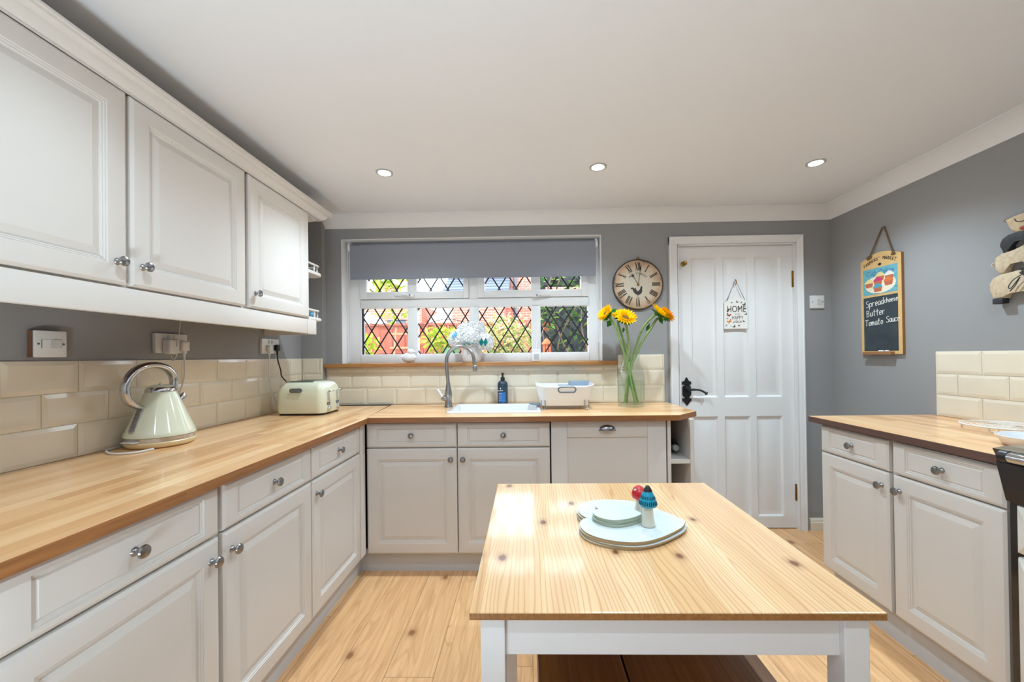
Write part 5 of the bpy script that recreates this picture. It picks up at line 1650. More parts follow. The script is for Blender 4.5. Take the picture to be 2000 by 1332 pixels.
mb = MB(); mb.prism([(0, 0), (wcb, 0)] + arcp, (o_ + X * 0.0155, -Y, Z, -X), 0.0155, b2=0.001)
mb.top(0, 1, 0, 0.5, -1)
mb.build('board', [M['beech'], M['beechside']], t, 0)
def yz(x, y):
    p = cb(x, y); return (y_l - p.y, p.z - zb_)
u0, v1 = wcb * 0.085, hcb * 0.93
px0, px1 = wcb * 0.075, wcb * 0.915
pz0, pz1 = hcb * 0.63, hcb * 0.905
cz0, cz1 = hcb * 0.035, hcb * 0.605
M['pictblue'] = NT('painted_blue_planks')
nt = M['pictblue']; co = nt.coord((1, 6, 30)); nt.bsdf(nt.ramp(nt.noise(co, 4, 3), [(0.3, lin((84, 150, 168))), (0.55, lin((112, 178, 190))), (0.7, lin((74, 130, 152)))]), 0.5); M['pictblue'] = nt.m
M['slate'] = plain('dark_slate_chalkboard', (50, 60, 66), 0.75, var=0.25, scale=14)
mb = MB(); mb.box(px0, px1, pz0, pz1, 0.0002, 0.001, fr=fr); pic = mb.build('picture_panel', M['pictblue'], t, 0)
mb = MB(); mb.box(px0, px1, cz0, cz1, 0.0002, 0.001, fr=fr); mb.build('slate_panel', M['slate'], t, 0)
pm, pq = (px0 + px1) / 2, (pz0 + pz1) / 2
def disc(mb, u, v, a, b, t0, k=20, half=None):
    P = [(u + a * cos(2 * PI * i / k), v + b * sin(2 * PI * i / k)) for i in range(k)]
    if half == 'up': P = [(u + a * cos(PI * i / k), v + b * sin(PI * i / k)) for i in range(k + 1)]
    mb.prism(P, (fr[0] + fr[3] * 0.0008, fr[1], fr[2], fr[3]), t0)
PC = {n_: plain(n_ + '_picture_paint', c_, 0.6) for n_, c_ in (('cream', (232, 222, 196)), ('terracotta', (190, 104, 76)), ('pink', (196, 60, 110)), ('turquoise', (80, 160, 176)), ('orange', (216, 120, 60)), ('white', (228, 226, 216)), ('lemon', (226, 208, 140)), ('navy', (50, 96, 150)))}
mb = MB(); disc(mb, pm + 0.002, pq - 0.022, wcb * 0.38, 0.052, 0.0004); mb.build('painted_plate', PC['cream'], pic, 0)
cups = [(-0.07, -0.002, 'lemon', 0.0012), (0.004, 0.03, 'lemon', 0.0008), (0.062, 0.026, 'white', 0.0008), (-0.01, 0.004, 'pink', 0.0011), (0.058, -0.006, 'orange', 0.0012), (-0.012, -0.034, 'turquoise', 0.0015)]
for a, b, c_, th in cups:
    u_, v_ = pm + a, pq + b - 0.004
    mb = MB(); mb.prism([(u_ - 0.022, v_ - 0.026), (u_ + 0.022, v_ - 0.026), (u_ + 0.028, v_), (u_ - 0.028, v_)], (fr[0] + fr[3] * 0.0008, fr[1], fr[2], fr[3]), th); cu_ = mb.build('painted_cupcake', PC['terracotta'], pic, 0)
    mb = MB(); disc(mb, u_, v_ - 0.002, 0.031, 0.02, th + 0.0002, 12, 'up'); disc(mb, u_, v_ + 0.014, 0.014, 0.009, th + 0.0003, 12, 'up'); mb.build('painted_icing', PC[c_], cu_, 0)
mb = MB(); mb.text('Cup Cakes', (o_ - Y * pm + Z * (pz1 - 0.042) - X * 0.0008, -Y, Z, -X), 0.043, t=0.0004, shear=0.15, xs=0.95); mb.build('painted_title', PC['navy'], pic, 0)
mb = MB()
s = "FARMERS' MARKET"
for i, ch in enumerate(s):
    if ch == ' ': continue
    f = (i + 0.5) / len(s)
    u_ = wcb * (0.1 + 0.78 * f)
    vv_ = hcb * 0.927 + 0.03 * sin(PI * f)
    sl = 0.03 * PI * cos(PI * f) / (0.78 * wcb)
    d = (V((0, -1, sl))).normalized(); up = V((0, sl, 1)).normalized()
    mb.text(ch, (o_ - Y * u_ + Z * vv_ , d, up, -X), 0.027, t=0.0006, xs=0.85)
    mb.text(ch, (o_ - Y * (u_ + 0.0012) + Z * (vv_ + 0.0006), d, up, -X), 0.027, t=0.0005, xs=0.85)
mb.prism([(wcb * .5 - .006, hcb * .922), (wcb * .5 + .006, hcb * .922), (wcb * .5 + .012, hcb * .938), (wcb * .5, hcb * .952), (wcb * .5 - .012, hcb * .938)], (fr[0], fr[1], fr[2], fr[3]), 0.0007)
mb.build('title_lettering', M['ink'], t, 0)
# chalk writing: single-line letters
GL = {'S': [[(.8, .95), (.5, 1), (.2, .85), (.3, .6), (.7, .45), (.75, .15), (.4, 0), (.1, .1)]], 'p': [[(.15, .6), (.15, -.4)], [(.15, .5), (.45, .62), (.7, .4), (.55, .05), (.15, .1)]], 'r': [[(.15, .6), (.2, 0)], [(.18, .4), (.4, .6), (.65, .55)]],
      'e': [[(.15, .3), (.65, .36), (.55, .58), (.3, .58), (.15, .3), (.3, .02), (.65, .1)]], 'a': [[(.65, .55), (.35, .6), (.15, .3), (.3, 0), (.6, .2), (.65, .55), (.7, 0)]], 'd': [[(.65, .5), (.35, .58), (.15, .28), (.3, 0), (.62, .2)], [(.68, 1), (.65, 0)]],
      'c': [[(.65, .5), (.4, .6), (.15, .3), (.35, 0), (.65, .1)]], 'h': [[(.15, 1), (.15, 0)], [(.15, .4), (.4, .58), (.6, .45), (.62, 0)]], 's': [[(.6, .55), (.3, .58), (.25, .4), (.55, .25), (.5, .02), (.15, .05)]],
      'B': [[(.15, 1), (.2, 0)], [(.15, .95), (.6, .9), (.6, .6), (.2, .52), (.7, .4), (.6, .05), (.2, 0)]], 'u': [[(.15, .6), (.18, .1), (.4, 0), (.62, .2), (.65, .6), (.68, 0)]], 't': [[(.4, 1), (.38, .1), (.6, 0)], [(.1, .65), (.7, .68)]],
      'T': [[(.0, .95), (.95, 1)], [(.5, .97), (.35, 0)]], 'o': [[(.4, .6), (.15, .35), (.3, 0), (.6, .15), (.6, .5), (.4, .6)]], 'm': [[(.1, .6), (.12, 0)], [(.12, .4), (.35, .6), (.42, 0)], [(.42, .4), (.65, .6), (.75, 0)]]}
M['chalk'] = plain('white_chalk', (226, 226, 222), 0.9)
mb = MB()
def chalk(s, u_, v_, sz, adv, slope=0.05):
    for ch in s:
        if ch == ' ':
            u_ += adv * 0.7; continue
        for st in GL[ch]:
            P = catmull([(a, b, 0) for a, b in st], 3) if len(st) > 2 else [V((a, b, 0)) for a, b in st]
            mb.tube([o_ - Y * (u_ + p.x * sz * 0.72) + Z * (v_ + p.y * sz + slope * (u_ - 0.03)) - X * 0.0014 for p in P], 0.0017, 5)
        u_ += adv * (1.1 if ch in 'mSBT' else 0.92)
chalk('Spread', px0 + 0.014, cz1 - 0.06, 0.038, 0.0215, 0.10); chalk('cheese', px0 + 0.138, cz1 - 0.052, 0.028, 0.0155, 0.06)
chalk('Butter', px0 + 0.018, cz1 - 0.115, 0.038, 0.022, 0.06)
chalk('Tomato', px0 + 0.010, cz1 - 0.17, 0.036, 0.0205, 0.06); chalk('Sauce', px0 + 0.148, cz1 - 0.163, 0.034, 0.0175, 0.04)
mb.build('chalk_writing', M['chalk'], t, 0)
mb = MB(); mb.box(wcb * 0.11, wcb * 0.82, -0.002, 0.014, 0, 0.022, 0.001, fr=fr); mb.build('chalk_ledge', M['beechside'], t, 0)
M['rope'] = plain('brown_rope', (112, 84, 58), 0.85, var=0.2, scale=120)
pk = cb(292, 62)
mb = MB()
e0, e1 = o_ - Y * (wcb * 0.25) + Z * (hcb + 0.02) - X * 0.001, o_ - Y * (wcb * 0.82) + Z * (hcb + 0.012) - X * 0.001
mb.tube([e0, V((XR - 0.006, pk.y + 0.006, pk.z)), V((XR - 0.006, pk.y - 0.006, pk.z)), e1], 0.0038, 8)
for e in (e0, e1):
    for k in range(5): mb.ball(e + V((-0.004, random.uniform(-0.012, 0.012), random.uniform(-0.01, 0.006))), (0.005, 0.009, 0.006), 8, 6)
mb.build('rope', M['rope'], t)
for k, (a, b) in enumerate(((0.5, 0.62), (0.66, 0.74))):
    mb = MB(); mb.tube([o_ - Y * (wcb * a) - X * 0.013 + Z * 0.0185, o_ - Y * (wcb * b) - X * 0.013 + Z * 0.0185], 0.0042, 8)
    tag(mb.build('chalk_stick', M['chalk']), ['left of the two white chalk pieces on the chalkboard ledge', 'right of the two white chalk pieces on the chalkboard ledge'][k], 'chalk', 'chalk pieces')
mb = MB(); mb.lathe([(0, 0), (0.004, 0), (0.004, 0.008), (0.006, 0.01), (0, 0.012)], V((XR, pk.y, pk.z - 0.004)), -X, 12)
tag(mb.build('wall_nail', M['greyrub']), 'small nail carrying the rope of the chalkboard', 'nail')

# ------------------------------------------------------------------ carved animal stack on the right wall
M['fleece'] = plain('carved_cream_wood', (196, 176, 148), 0.7, var=0.16, scale=60, bump=0.5, bscale=150)
M['darkwood'] = plain('carved_black_wood', (42, 42, 44), 0.6, var=0.3, scale=60, bump=0.3, bscale=150)
M['henwood'] = plain('carved_hen_wood', (200, 178, 146), 0.65, var=0.15, scale=50)
M['combred'] = plain('carved_red_paint', (150, 70, 54), 0.7)
XH = XR - 0.004
yo, zo = 1.797, 1.402          # rear end of the bottom sheep, its feet
t = thing('animal_plaque', 'carved wooden wall plaque of farm animals standing on each other', 'wall ornament', V((XR, 1.66, zo)))
def carve(name, P, mat, th, z_, y_, parent, b=0.006, sv=1.0):
    mb = MB(); mb.prism([(p[0], p[1] * sv) for p in P], (V((XH, y_, z_)), -Y, Z, -X), th, b2=b, seg=3); return mb.build(name, mat, parent, 60)
sheep = carve('cream_sheep', [(0.012, 0.03), (0.05, 0.03), (0.055, 0.05), (0.075, 0.062), (0.13, 0.062), (0.145, 0.048), (0.147, 0.03), (0.185, 0.03), (0.192, 0.06), (0.205, 0.09), (0.21, 0.13), (0.2, 0.155), (0.17, 0.168), (0.1, 0.172), (0.04, 0.166), (0.01, 0.15), (-0.002, 0.12), (0.002, 0.08)], M['fleece'], 0.03, zo, yo, t, sv=0.76)
for a in (0.012, 0.147):
    mb = MB(); mb.box(a, a + 0.038, 0.0, 0.024, 0.004, 0.034, 0.003, fr=(V((XH, yo, zo)), -Y, Z, -X)); mb.build('hoof', M['darkwood'], sheep, 40)
carve('black_sheep_head', [(0.112, 0.15), (0.13, 0.13), (0.15, 0.134), (0.19, 0.11), (0.215, 0.115), (0.23, 0.14), (0.225, 0.17), (0.2, 0.185), (0.15, 0.185), (0.13, 0.172)], M['darkwood'], 0.042, zo, yo, sheep, sv=0.78)
mb = MB(); mb.tube(catmull([V((XH - 0.043, yo - 0.125, zo + 0.108)), V((XH - 0.046, yo - 0.1, zo + 0.092)), V((XH - 0.046, yo - 0.082, zo + 0.066)), V((XH - 0.046, yo - 0.09, zo + 0.058)), V((XH - 0.046, yo - 0.105, zo + 0.076)), V((XH - 0.046, yo - 0.122, zo + 0.100)), V((XH - 0.045, yo - 0.105, zo + 0.068)), V((XH - 0.044, yo - 0.085, zo + 0.046))], 4), 0.0018, 6); mb.build('cord_bow', M['darkwood'], sheep)
pig = carve('cream_pig', [(0.02, 0.0), (0.044, 0.0), (0.05, 0.03), (0.06, 0.046), (0.108, 0.048), (0.118, 0.012), (0.135, 0.004), (0.145, 0.03), (0.165, 0.04), (0.2, 0.06), (0.2, 0.1), (0.18, 0.112), (0.16, 0.128), (0.15, 0.15), (0.132, 0.146), (0.128, 0.125), (0.122, 0.112), (0.08, 0.104), (0.03, 0.098), (0.008, 0.082), (0.004, 0.05), (0.016, 0.03)], M['fleece'], 0.028, zo + 0.129, yo - 0.012, t, sv=0.88)
mb = MB(); mb.ball(V((XH - 0.03, yo - 0.127, zo + 0.136)), (0.012, 0.018, 0.008), 14, 8); mb.build('trotter', M['darkwood'], pig)
mb = MB(); mb.tube(catmull([V((XH - 0.02, yo - 0.018, zo + 0.178)), V((XH - 0.024, yo - 0.008, zo + 0.179)), V((XH - 0.024, yo - 0.006, zo + 0.170)), V((XH - 0.022, yo - 0.012, zo + 0.168))], 4), 0.003, 8); mb.build('curly_tail', M['fleece'], pig)
mb = MB(); mb.lathe([(0.012, -0.004), (0.016, 0.0), (0.012, 0.004), (0.006, 0.002), (0, 0.002)], V((XH - 0.036, yo - 0.155, zo + 0.236)), -X, 16); mb.build('ram_horn', M['henwood'], pig)
carve('black_lamb', [(0.03, 0.0), (0.052, 0.0), (0.057, 0.034), (0.07, 0.054), (0.104, 0.056), (0.108, 0.0), (0.13, -0.002), (0.138, 0.036), (0.165, 0.05), (0.2, 0.06), (0.2, 0.1), (0.18, 0.115), (0.15, 0.113), (0.142, 0.122), (0.13, 0.122), (0.128, 0.106), (0.1, 0.098), (0.05, 0.092), (0.028, 0.076), (0.018, 0.05), (0.026, 0.046), (0.032, 0.03)], M['darkwood'], 0.026, zo + 0.216, yo - 0.016, t, sv=0.8)
hen = carve('cream_hen', [(0.084, 0.0), (0.108, 0.0), (0.128, 0.01), (0.15, 0.026), (0.175, 0.05), (0.19, 0.075), (0.205, 0.1), (0.19, 0.112), (0.168, 0.09), (0.15, 0.078), (0.12, 0.07), (0.085, 0.068), (0.056, 0.075), (0.045, 0.07), (0.05, 0.06), (0.07, 0.045), (0.08, 0.022)], M['henwood'], 0.03, zo + 0.29, yo - 0.01, t, 0.008, sv=0.9)
mb = MB(); mb.ball(V((XH - 0.028, yo - 0.122, zo + 0.302)), (0.006, 0.014, 0.008), 12, 8); mb.build('red_wattle', M['combred'], hen)
mb = MB(); mb.ball(V((XH - 0.016, yo - 0.06, zo + 0.353)), (0.01, 0.012, 0.007), 12, 8); mb.build('dark_beak', M['darkwood'], hen)
mb = MB(); mb.tube(catmull([V((XH - 0.031, yo - 0.095, zo + 0.347)), V((XH - 0.032, yo - 0.105, zo + 0.332)), V((XH - 0.032, yo - 0.13, zo + 0.330)), V((XH - 0.031, yo - 0.155, zo + 0.348))], 4), 0.0016, 6); mb.build('wing_line', M['darkwood'], hen)

# ------------------------------------------------------------------ downlights
M['ring'] = plain('brushed_grey_ring', (176, 176, 176), 0.4)
M['lamp'] = emit('lit_lamp_lens', (255, 250, 240), 120)
LP = [V((-0.735, 2.082, ZC)), V((0.386, 2.072, ZC)), V((1.505, 2.078, ZC))]
for p, lb in zip(LP, ('lit ceiling downlight nearest the white wall cabinets', 'lit ceiling downlight in the middle, between the other two', 'lit ceiling downlight above the door, nearest the right wall')):
    t = thing('ceiling_downlight', lb, 'ceiling light', p, 'recessed ceiling downlights')
    mb = MB(); mb.lathe([(0.044, -0.0003), (0.044, -0.004), (0.036, -0.0055), (0.031, -0.003), (0.031, -0.0003)], p, Z, 32); mb.build('trim_ring', M['ring'], t)
    mb = MB(); mb.lathe([(0, -0.0035), (0.024, -0.0035), (0.03, -0.0012), (0.03, -0.0004)], p, Z, 28); mb.build('lamp_lens', M['lamp'], t)
# ------------------------------------------------------------------ garden beyond the window
GZ = -0.15
M['paving'] = plain('pale_patio_slabs', (186, 176, 162), 0.8, var=0.12, scale=2)
mb = MB(); mb.box(-9, 9, YW + 0.26, 30, GZ - 0.1, GZ)
o = mb.build('ground', M['paving'], smooth=0); struct(o, 'pale paved garden ground')
M['fence'] = plain('red_brown_fence_paint', (158, 84, 66), 0.75, var=0.14, scale=5)
FY = 7.0
k_ = 0
for i in range(-2, 3):
    x0 = -2.36 + i * 1.22 - 0.61
    labs = ['red-brown board fence panel at the far left of the garden', 'red-brown board fence panel seen through the left-hand pane', 'red-brown board fence panel behind the yellow-green pot plant', 'red-brown board fence panel behind the variegated bush', 'red-brown board fence panel behind the dark trellis']
    t = thing('fence_panel', labs[i + 2], 'fence', V((x0 + 0.6, FY, GZ)), 'garden fence panels')
    mb = MB()
    for j in range(10):
        mb.box(x0 + 0.04 + j * 0.1135, x0 + 0.04 + j * 0.1135 + 0.108, FY + 0.012 * (j % 2), FY + 0.02 + 0.012 * (j % 2), GZ, 1.77)
    mb.build('fence_boards', M['fence'], t, 0)
    for z in (1.28, 0.5):
        mb = MB(); mb.box(x0 + 0.036, x0 + 1.17, FY - 0.04, FY, z, z + 0.055); mb.build('rail', M['fence'], t, 0)
    mb = MB(); mb.box(x0 - 0.045, x0 + 0.035, FY - 0.03, FY + 0.05, GZ, 1.83); mb.build('post', M['fence'], t, 0)
    mb = MB(); mb.box(x0 + 0.036, x0 + 1.17, FY - 0.03, FY + 0.05, 1.77, 1.81); mb.build('capping', M['fence'], t, 0)
# houses
nt = NT('pink_red_brickwork'); co = nt.coord()
sp_ = nt.n('ShaderNodeSeparateXYZ'); nt.l(co, sp_.inputs[0]); cb_ = nt.n('ShaderNodeCombineXYZ'); nt.l(nt.math('ADD', sp_.outputs[0], sp_.outputs[1]), cb_.inputs[0]); nt.l(sp_.outputs[2], cb_.inputs[1])
br = nt.n('ShaderNodeTexBrick'); br.inputs['Scale'].default_value = 1.0; br.inputs['Brick Width'].default_value = 0.22; br.inputs['Row Height'].default_value = 0.075; br.inputs['Mortar Size'].default_value = 0.006
br.inputs['Color1'].default_value = lin((196, 118, 98)); br.inputs['Color2'].default_value = lin((176, 100, 84)); br.inputs['Mortar'].default_value = lin((206, 178, 164))
nt.l(cb_.outputs[0], br.inputs['Vector']); nt.bsdf(br.outputs[0], 0.85); M['brick'] = nt.m
nt = NT('blue_grey_roof_slates'); co = nt.coord(); sp_ = nt.n('ShaderNodeSeparateXYZ'); nt.l(co, sp_.inputs[0])
w_ = nt.math('FRACT', nt.math('MULTIPLY', sp_.outputs[2], 9.0)); nt.bsdf(nt.ramp(w_, [(0.0, lin((26, 30, 38))), (0.22, lin((40, 46, 56))), (0.3, lin((92, 102, 118))), (1, lin((80, 90, 106)))]), 0.6); M['slates'] = nt.m
M['render'] = plain('white_rendered_wall', (240, 238, 234), 0.8)
t = thing('brick_house', 'pink brick house with a slate lean-to roof beyond the fence', 'house', V((1, 13, GZ)))
mb = MB(); mb.box(-2.15, 5.0, 12.2, 17, GZ, 4.0); mb.build('house_wall', M['brick'], t, 0)
mb = MB(); mb.prism([(12.0, 3.95), (12.0, 4.03), (15.5, 5.0), (17.2, 4.03), (17.2, 3.95)], (V((-2.3, 0, 0)), Y, Z, X), 7.4); mb.build('roof', M['slates'], t, 0)
mb = MB(); mb.prism([(11.0, 3.0), (11.0, 3.06), (12.19, 3.75), (12.19, 3.0)], (V((-2.3, 0, 0)), Y, Z, X), 1.85); mb.build('lean_to_roof', M['slates'], t, 0)
mb = MB(); mb.box(-2.3, -0.45, 10.96, 11.0, 2.83, 3.02); mb.build('fascia', M['render'], t, 0)
mb = MB(); mb.box(-2.05, -0.6, 11.1, 12.2, GZ, 2.99); mb.build('lean_to_wall', M['brick'], t, 0)
mb = MB(); mb.tube([V((-0.3, 12.15, GZ)), V((-0.3, 12.15, 3.94))], 0.05, 8); mb.build('drainpipe', M['greyrub'], t)
t = thing('brick_garage', 'low pink brick building with a chimney at the far left', 'house', V((-5, 13, GZ)))
mb = MB(); mb.box(-8.5, -3.4, 13, 16, GZ, 2.95); mb.build('garage_wall', M['brick'], t, 0)
mb = MB(); mb.box(-4.8, -4.45, 13.3, 13.8, 2.95, 3.75); mb.build('chimney', M['brick'], t, 0)
mb = MB(); mb.box(-4.55, -3.95, 12.97, 13.0, 1.55, 2.45); mb.build('window', M['slates'], t, 0)
t = thing('white_outbuilding', 'white rendered outbuilding between the two brick houses', 'house', V((-2.8, 12.8, GZ)))
mb = MB(); mb.prism([(-3.35, GZ), (-2.2, GZ), (-2.2, 2.5), (-2.75, 2.95), (-3.35, 2.5)], (V((0, 13.6, 0)), X, Z, Y), 1.5); mb.build('rendered_wall', M['render'], t, 0)
t = thing('garden_parasol', 'white garden parasol roof showing over the fence at the left', 'parasol', V((-3.4, 8.0, GZ)))
mb = MB(); mb.lathe([(0.03, 2.25), (0.75, 1.88), (0.76, 1.84), (0.74, 1.86), (0.03, 2.2)], V((-3.5, 8.2, 0)), Z, 8); mb.build('canopy', M['render'], t, 0)
mb = MB(); mb.tube([V((-3.5, 8.2, GZ)), V((-3.5, 8.2, 2.3))], 0.025, 8); mb.build('pole', M['render'], t)

def foliage(t, name, c, r, n, size, mat, shell=0.35, seedv=1):
    rnd = random.Random(seedv)
    mb = MB()
    c = V(c)
    for i in range(n):
        while True:
            d = V((rnd.uniform(-1, 1), rnd.uniform(-1, 1), rnd.uniform(-1, 1)))
            if 0.05 < d.length < 1: break
        d = d.normalized() * (shell + (1 - shell) * rnd.random() ** 0.5) * rnd.uniform(0.8, 1.05)
        p = c + V((d.x * r[0], d.y * r[1], d.z * r[2]))
        dr_ = V((rnd.uniform(-1, 1), rnd.uniform(-1, 1), rnd.uniform(-0.8, 0.6))) + d * 0.6
        s = size * rnd.uniform(0.6, 1.2)
        mb.leaf(p, dr_, V((rnd.uniform(-0.5, 0.5), rnd.uniform(-1, 0.2), 1)), s, s * 0.55, 0.15)
    return mb.build(name, mat, t, 0)
M['bark'] = plain('brown_bark', (112, 92, 74), 0.85, var=0.2)
lv_yel = leafmat('yellow_green_leaves', [(0, (104, 138, 34)), (0.5, (168, 186, 62)), (1, (206, 212, 110))])
lv_var = leafmat('variegated_leaves', [(0, (92, 122, 58)), (0.35, (150, 166, 92)), (0.6, (206, 204, 140)), (0.85, (226, 206, 170)), (1, (206, 150, 130))])
lv_grn = leafmat('mid_green_leaves', [(0, (52, 84, 40)), (0.6, (92, 126, 62)), (1, (140, 166, 92))])
M['potgreen'] = plain('green_glazed_pot', (98, 140, 104), 0.3, coat=0.3)
M['terra'] = plain('terracotta_clay', (198, 104, 62), 0.75, var=0.1)
t = thing('bush', 'cream and pink variegated bush in front of the fence', 'bush', V((-0.25, 5.6, GZ)))
foliage(t, 'foliage', (-0.28, 5.6, 1.42), (0.45, 0.4, 0.38), 1500, 0.075, lv_var, 0.3, 3)
mb = MB(); mb.tube([V((-0.28, 5.6, GZ)), V((-0.28, 5.6, 1.4))], 0.04, 8)
for a in (0, 2, 4): mb.tube([V((-0.28, 5.6, 0.7)), V((-0.28 + 0.25 * cos(a), 5.6 + 0.2 * sin(a), 1.35))], 0.02, 6)
mb.build('trunk', M['bark'], t)
t = thing('potted_shrub', 'bright yellow-green shrub in a green pot before the fence', 'plant', V((-1.25, 6.0, GZ)))
foliage(t, 'foliage', (-1.28, 6.0, 1.47), (0.3, 0.24, 0.2), 480, 0.085, lv_yel, 0.2, 5)
mb = MB(); mb.lathe([(0, 1.1), (0.09, 1.1), (0.13, 1.32), (0.14, 1.34), (0.12, 1.34), (0, 1.32)], V((-1.12, 5.95, 0)), Z, 20); mb.build('pot', M['potgreen'], t)
mb = MB(); mb.box(-1.3, -0.95, 5.85, 6.1, GZ, 1.1); mb.build('plant_stand', M['fence'], t, 0)
t = thing('garden_tree', 'yellow-green tree overhanging the left side of the garden', 'tree', V((-2.6, 6.0, GZ)))
foliage(t, 'foliage', (-2.1, 5.9, 2.55), (0.55, 0.4, 0.45), 420, 0.13, lv_yel, 0.2, 8)
foliage(t, 'foliage', (-1.95, 5.9, 1.85), (0.25, 0.2, 0.14), 60, 0.09, lv_yel, 0.2, 9)
mb = MB(); mb.tube(catmull([V((-2.75, 6.0, GZ)), V((-2.7, 6.0, 1.5)), V((-2.5, 6, 2.3)), V((-2.1, 5.9, 2.7))], 4), 0.05, 8); mb.tube([V((-2.45, 6.0, 2.35)), V((-1.95, 5.9, 1.85))], 0.015, 6); mb.build('trunk', M['bark'], t)
t = thing('garden_shrub', 'small lime-green shrub at the left edge of the window view', 'plant', V((-2.1, 5.2, GZ)))
foliage(t, 'foliage', (-2.1, 5.2, 1.33), (0.17, 0.2, 0.2), 220, 0.085, lv_yel, 0.2, 11)
mb = MB(); mb.tube([V((-2.12, 5.2, GZ)), V((-2.1, 5.2, 1.3))], 0.02, 6); mb.build('stem', M['bark'], t)
# ladder trellis on the fence
M['palewood'] = plain('orange_trellis_wood', (206, 132, 98), 0.7)
t = thing('wooden_ladder', 'small pale wooden plant ladder against the fence', 'ladder', V((-2.15, 6.9, GZ)))
mb = MB()
mb.tube([V((-2.32, 6.6, GZ)), V((-2.24, 6.85, 1.72))], 0.018, 6); mb.tube([V((-1.92, 6.6, GZ)), V((-2.0, 6.85, 1.72))], 0.018, 6)
mb.build('side_rails', M['palewood'], t)
for z in (0.5, 0.8, 1.1, 1.36, 1.6):
    mb = MB(); mb.box(-2.33, -1.9, 6.6 + 0.13 * z, 6.62 + 0.13 * z, z, z + 0.03); mb.build('rung', M['palewood'], t, 0)
# string lights
t = thing('string_lights', 'string of outdoor bulbs along the top of the fence', 'string lights', V((-2, 6.7, 1.7)))
mb = MB(); P = []
for i in range(33):
    x_ = -3.2 + i * 0.075; P.append(V((x_, 6.75, 1.77 + 0.10 * abs(sin(i / 32 * PI * 3 + 0.5)) - 0.02)))
mb.tube(P, 0.006, 5); mb.build('light_cable', M['blackplastic'], t)
for i in range(2, 33, 5):
    mb = MB(); mb.lathe([(0.012, 0), (0.014, -0.04), (0.032, -0.09), (0.026, -0.13), (0, -0.14)], P[i], Z, 12); mb.build('bulb', M['clear'], t)
# dark trellis with climbers on the right
M['darktimber'] = plain('black_stained_timber', (46, 48, 54), 0.7, var=0.15)
t = thing('garden_trellis', 'black-stained garden trellis arbour on the right of the window view', 'trellis', V((0.55, 4.3, GZ)))
TY = 4.3
mb = MB(); mb.box(0.16, 0.22, TY, TY + 0.06, GZ, 2.25); mb.build('post', M['darktimber'], t, 0)
mb = MB(); mb.box(1.05, 1.11, TY, TY + 0.06, GZ, 2.25); mb.build('post', M['darktimber'], t, 0)
mb = MB(); mb.box(0.1, 1.2, TY - 0.03, TY + 0.09, 1.96, 2.06); mb.build('beam', M['darktimber'], t, 0)
mb = MB(); mb.box(0.16, 1.11, TY, TY + 0.05, 1.74, 1.80); mb.build('beam', M['darktimber'], t, 0)
mb = MB()
fr = (V((0, TY + 0.01, 0)), X, Z, -Y)
for k in range(-14, 24):
    for sg in (1, -1):
        xa = 0.1 + k * 0.17
        c_ = clipseg((xa - sg * 2, 1.2 - 2.0), (xa + sg * 2, 1.2 + 2.0), 0.2, 1.08, 0.1, 1.76)
        if c_: strip(mb, c_[0], c_[1], 0.04, fr, 0.0 if sg > 0 else -0.012, 0.012 if sg > 0 else 0.0)
mb.build('lattice', M['darktimber'], t, 0)
mb = MB(); mb.box(0.25, 1.6, TY + 0.5, TY + 0.54, GZ, 1.9); tag(mb.build('dark_screen', M['darktimber'], smooth=0), 'dark garden screen behind the trellis and climber', 'screen')
t = thing('climbing_plant', 'leafy climber growing through the black trellis', 'plant', V((0.5, 4.2, GZ)))
rnd = random.Random(4)
for k, (xs_, xe) in enumerate(((0.25, 0.55), (0.35, 0.2), (0.5, 0.85), (0.6, 0.3), (0.8, 0.6))):
    mb = MB(); mb.tube(catmull([V((xs_, 4.2, GZ)), V((xs_ + 0.06, 4.22, 0.8)), V(((xs_ + xe) / 2 + rnd.uniform(-.1, .1), 4.18, 1.35)), V((xe, 4.22, 1.75)), V((xe + 0.1, 4.2, 2.1))], 6), 0.008, 6); mb.build('vine_stem', M['bark'], t)
foliage(t, 'foliage', (0.5, 4.2, 1.62), (0.34, 0.09, 0.2), 90, 0.08, lv_grn, 0.1, 21)
foliage(t, 'foliage', (0.22, 4.18, 1.6), (0.1, 0.1, 0.34), 60, 0.085, lv_grn, 0.1, 22)
foliage(t, 'foliage', (0.45, 4.2, 1.3), (0.32, 0.08, 0.16), 50, 0.075, lv_grn, 0.1, 23)
foliage(t, 'foliage', (0.4, 4.2, 1.98), (0.3, 0.1, 0.1), 60, 0.08, lv_grn, 0.1, 24)
t = thing('lantern', 'terracotta lantern hanging at the left of the black trellis', 'lantern', V((0.2, 4.1, 1.2)))
mb = MB()
for k in range(8):
    a = 2 * PI * k / 8; mb.tube([V((0.215 + 0.035 * cos(a), 4.1 + 0.035 * sin(a), 1.16)), V((0.215 + 0.035 * cos(a), 4.1 + 0.035 * sin(a), 1.32))], 0.008, 6)
mb.build('clay_bars', M['terra'], t)
mb = MB(); mb.lathe([(0.05, 1.32), (0.05, 1.335), (0.012, 1.38), (0, 1.38)], V((0.215, 4.1, 0)), Z, 16); mb.lathe([(0, 1.145), (0.048, 1.145), (0.048, 1.16), (0, 1.16)], V((0.215, 4.1, 0)), Z, 16); mb.build('clay_cap', M['terra'], t)
mb = MB(); mb.tube([V((0.215, 4.1, 1.38)), V((0.215, 4.2, 1.74)), V((0.2, 4.33, 1.78))], 0.003, 5); mb.build('wire', M['blackplastic'], t)
t = thing('bird_house', 'small terracotta bird house on the trellis post', 'bird house', V((0.215, 4.2, 1.46)))
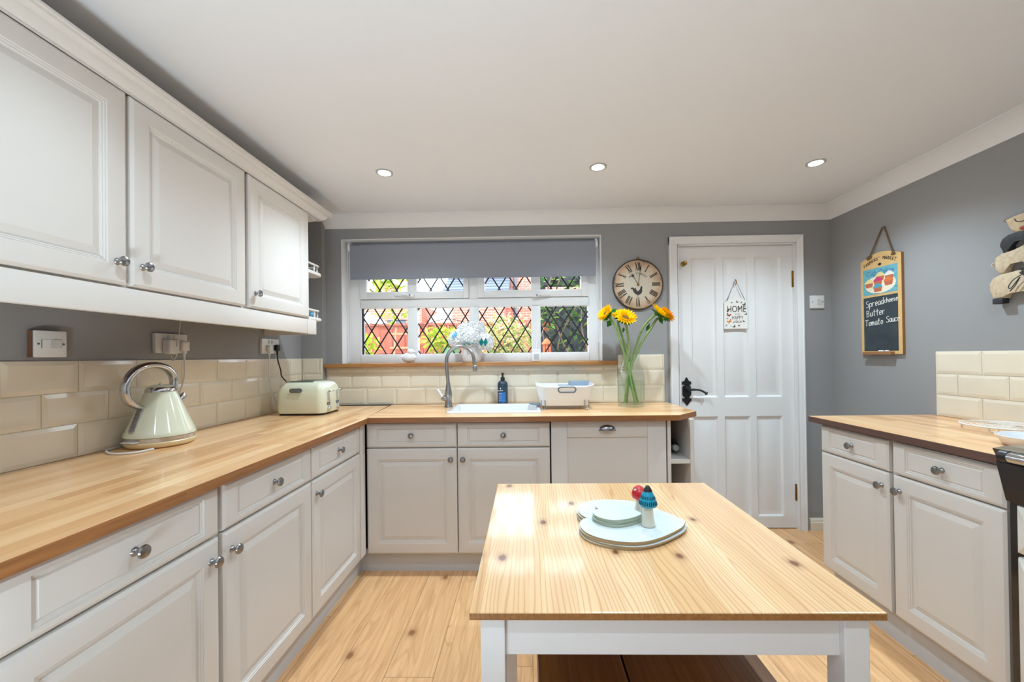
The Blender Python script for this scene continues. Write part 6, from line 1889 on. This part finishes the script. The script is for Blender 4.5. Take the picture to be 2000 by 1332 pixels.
mb = MB(); mb.prism([(-0.035, 0), (0.035, 0), (0.035, 0.08), (0, 0.115), (-0.035, 0.08)], (V((0.215, 4.22, 1.46)), X, Z, Y), 0.075, b=0.003); mb.build('box', M['terra'], t, 0)
mb = MB(); mb.lathe([(0, 0), (0.013, 0), (0.013, 0.002), (0, 0.002)], V((0.215, 4.2185, 1.52)), -Y, 12); mb.build('entrance_hole', M['darktimber'], t)

# ------------------------------------------------------------------ light
w = bpy.data.worlds.new('sky'); S.world = w; w.use_nodes = True
bg = w.node_tree.nodes['Background']
bg.inputs[0].default_value = (0.80, 0.90, 1.0, 1); bg.inputs[1].default_value = SKY
def light(name, typ, loc, energy, color=(1, 1, 1), rot=None, **kw):
    l = bpy.data.lights.new(name, typ); l.energy = energy; l.color = color
    for k, v in kw.items(): setattr(l, k, v)
    o = bpy.data.objects.new(name, l); COL.objects.link(o); o.location = loc
    if rot: o.rotation_euler = rot
    return o
su = light('sun', 'SUN', (-5, 0, 8), SUN, (1.0, 0.95, 0.87), angle=rad(0.6))
su.rotation_euler = V((0.62, 0.5, -0.85)).to_track_quat('-Z', 'Y').to_euler()
k = 0
for yy in (2.08, 0.95, -0.2):
    for xx in (-0.735, 0.386, 1.505):
        light('spot', 'SPOT', (xx, yy, ZC - 0.02), SPOT * (1.5 if yy > 1.5 else 0.9 if yy > 0.5 else 0.7) * (1.05 if xx > 1 else (0.95 if yy > 1.5 else 0.6) if xx < 0 else 1), (0.70, 0.88, 1.0), spot_size=rad(140), spot_blend=1.0, shadow_soft_size=0.018)
# added fill panel in front of the solid rear wall; no glazing there
light('rear_fill', 'AREA', (0.5, YREAR + 0.05, 1.25), REAR, (0.76, 0.91, 1.0), (rad(90), 0, 0), shape='RECTANGLE', size=2.6, size_y=1.9)

light('uplight_fill', 'AREA', (-0.5, -0.3, 0.45), UP, (0.70, 0.88, 1.0), (rad(180), 0, 0), shape='DISK', size=0.45)  # added upward fill to brighten the ceiling, not a lamp of the room

S.view_settings.view_transform = 'Standard'
S.view_settings.look = 'None'
S.view_settings.gamma = 1.0
S.view_settings.use_curve_mapping = False
S.view_settings.exposure = EXPO
S.cycles.max_bounces = 10
S.cycles.diffuse_bounces = 6
S.cycles.transparent_max_bounces = 24
S.cycles.sample_clamp_indirect = 6
S.cycles.use_denoising = True
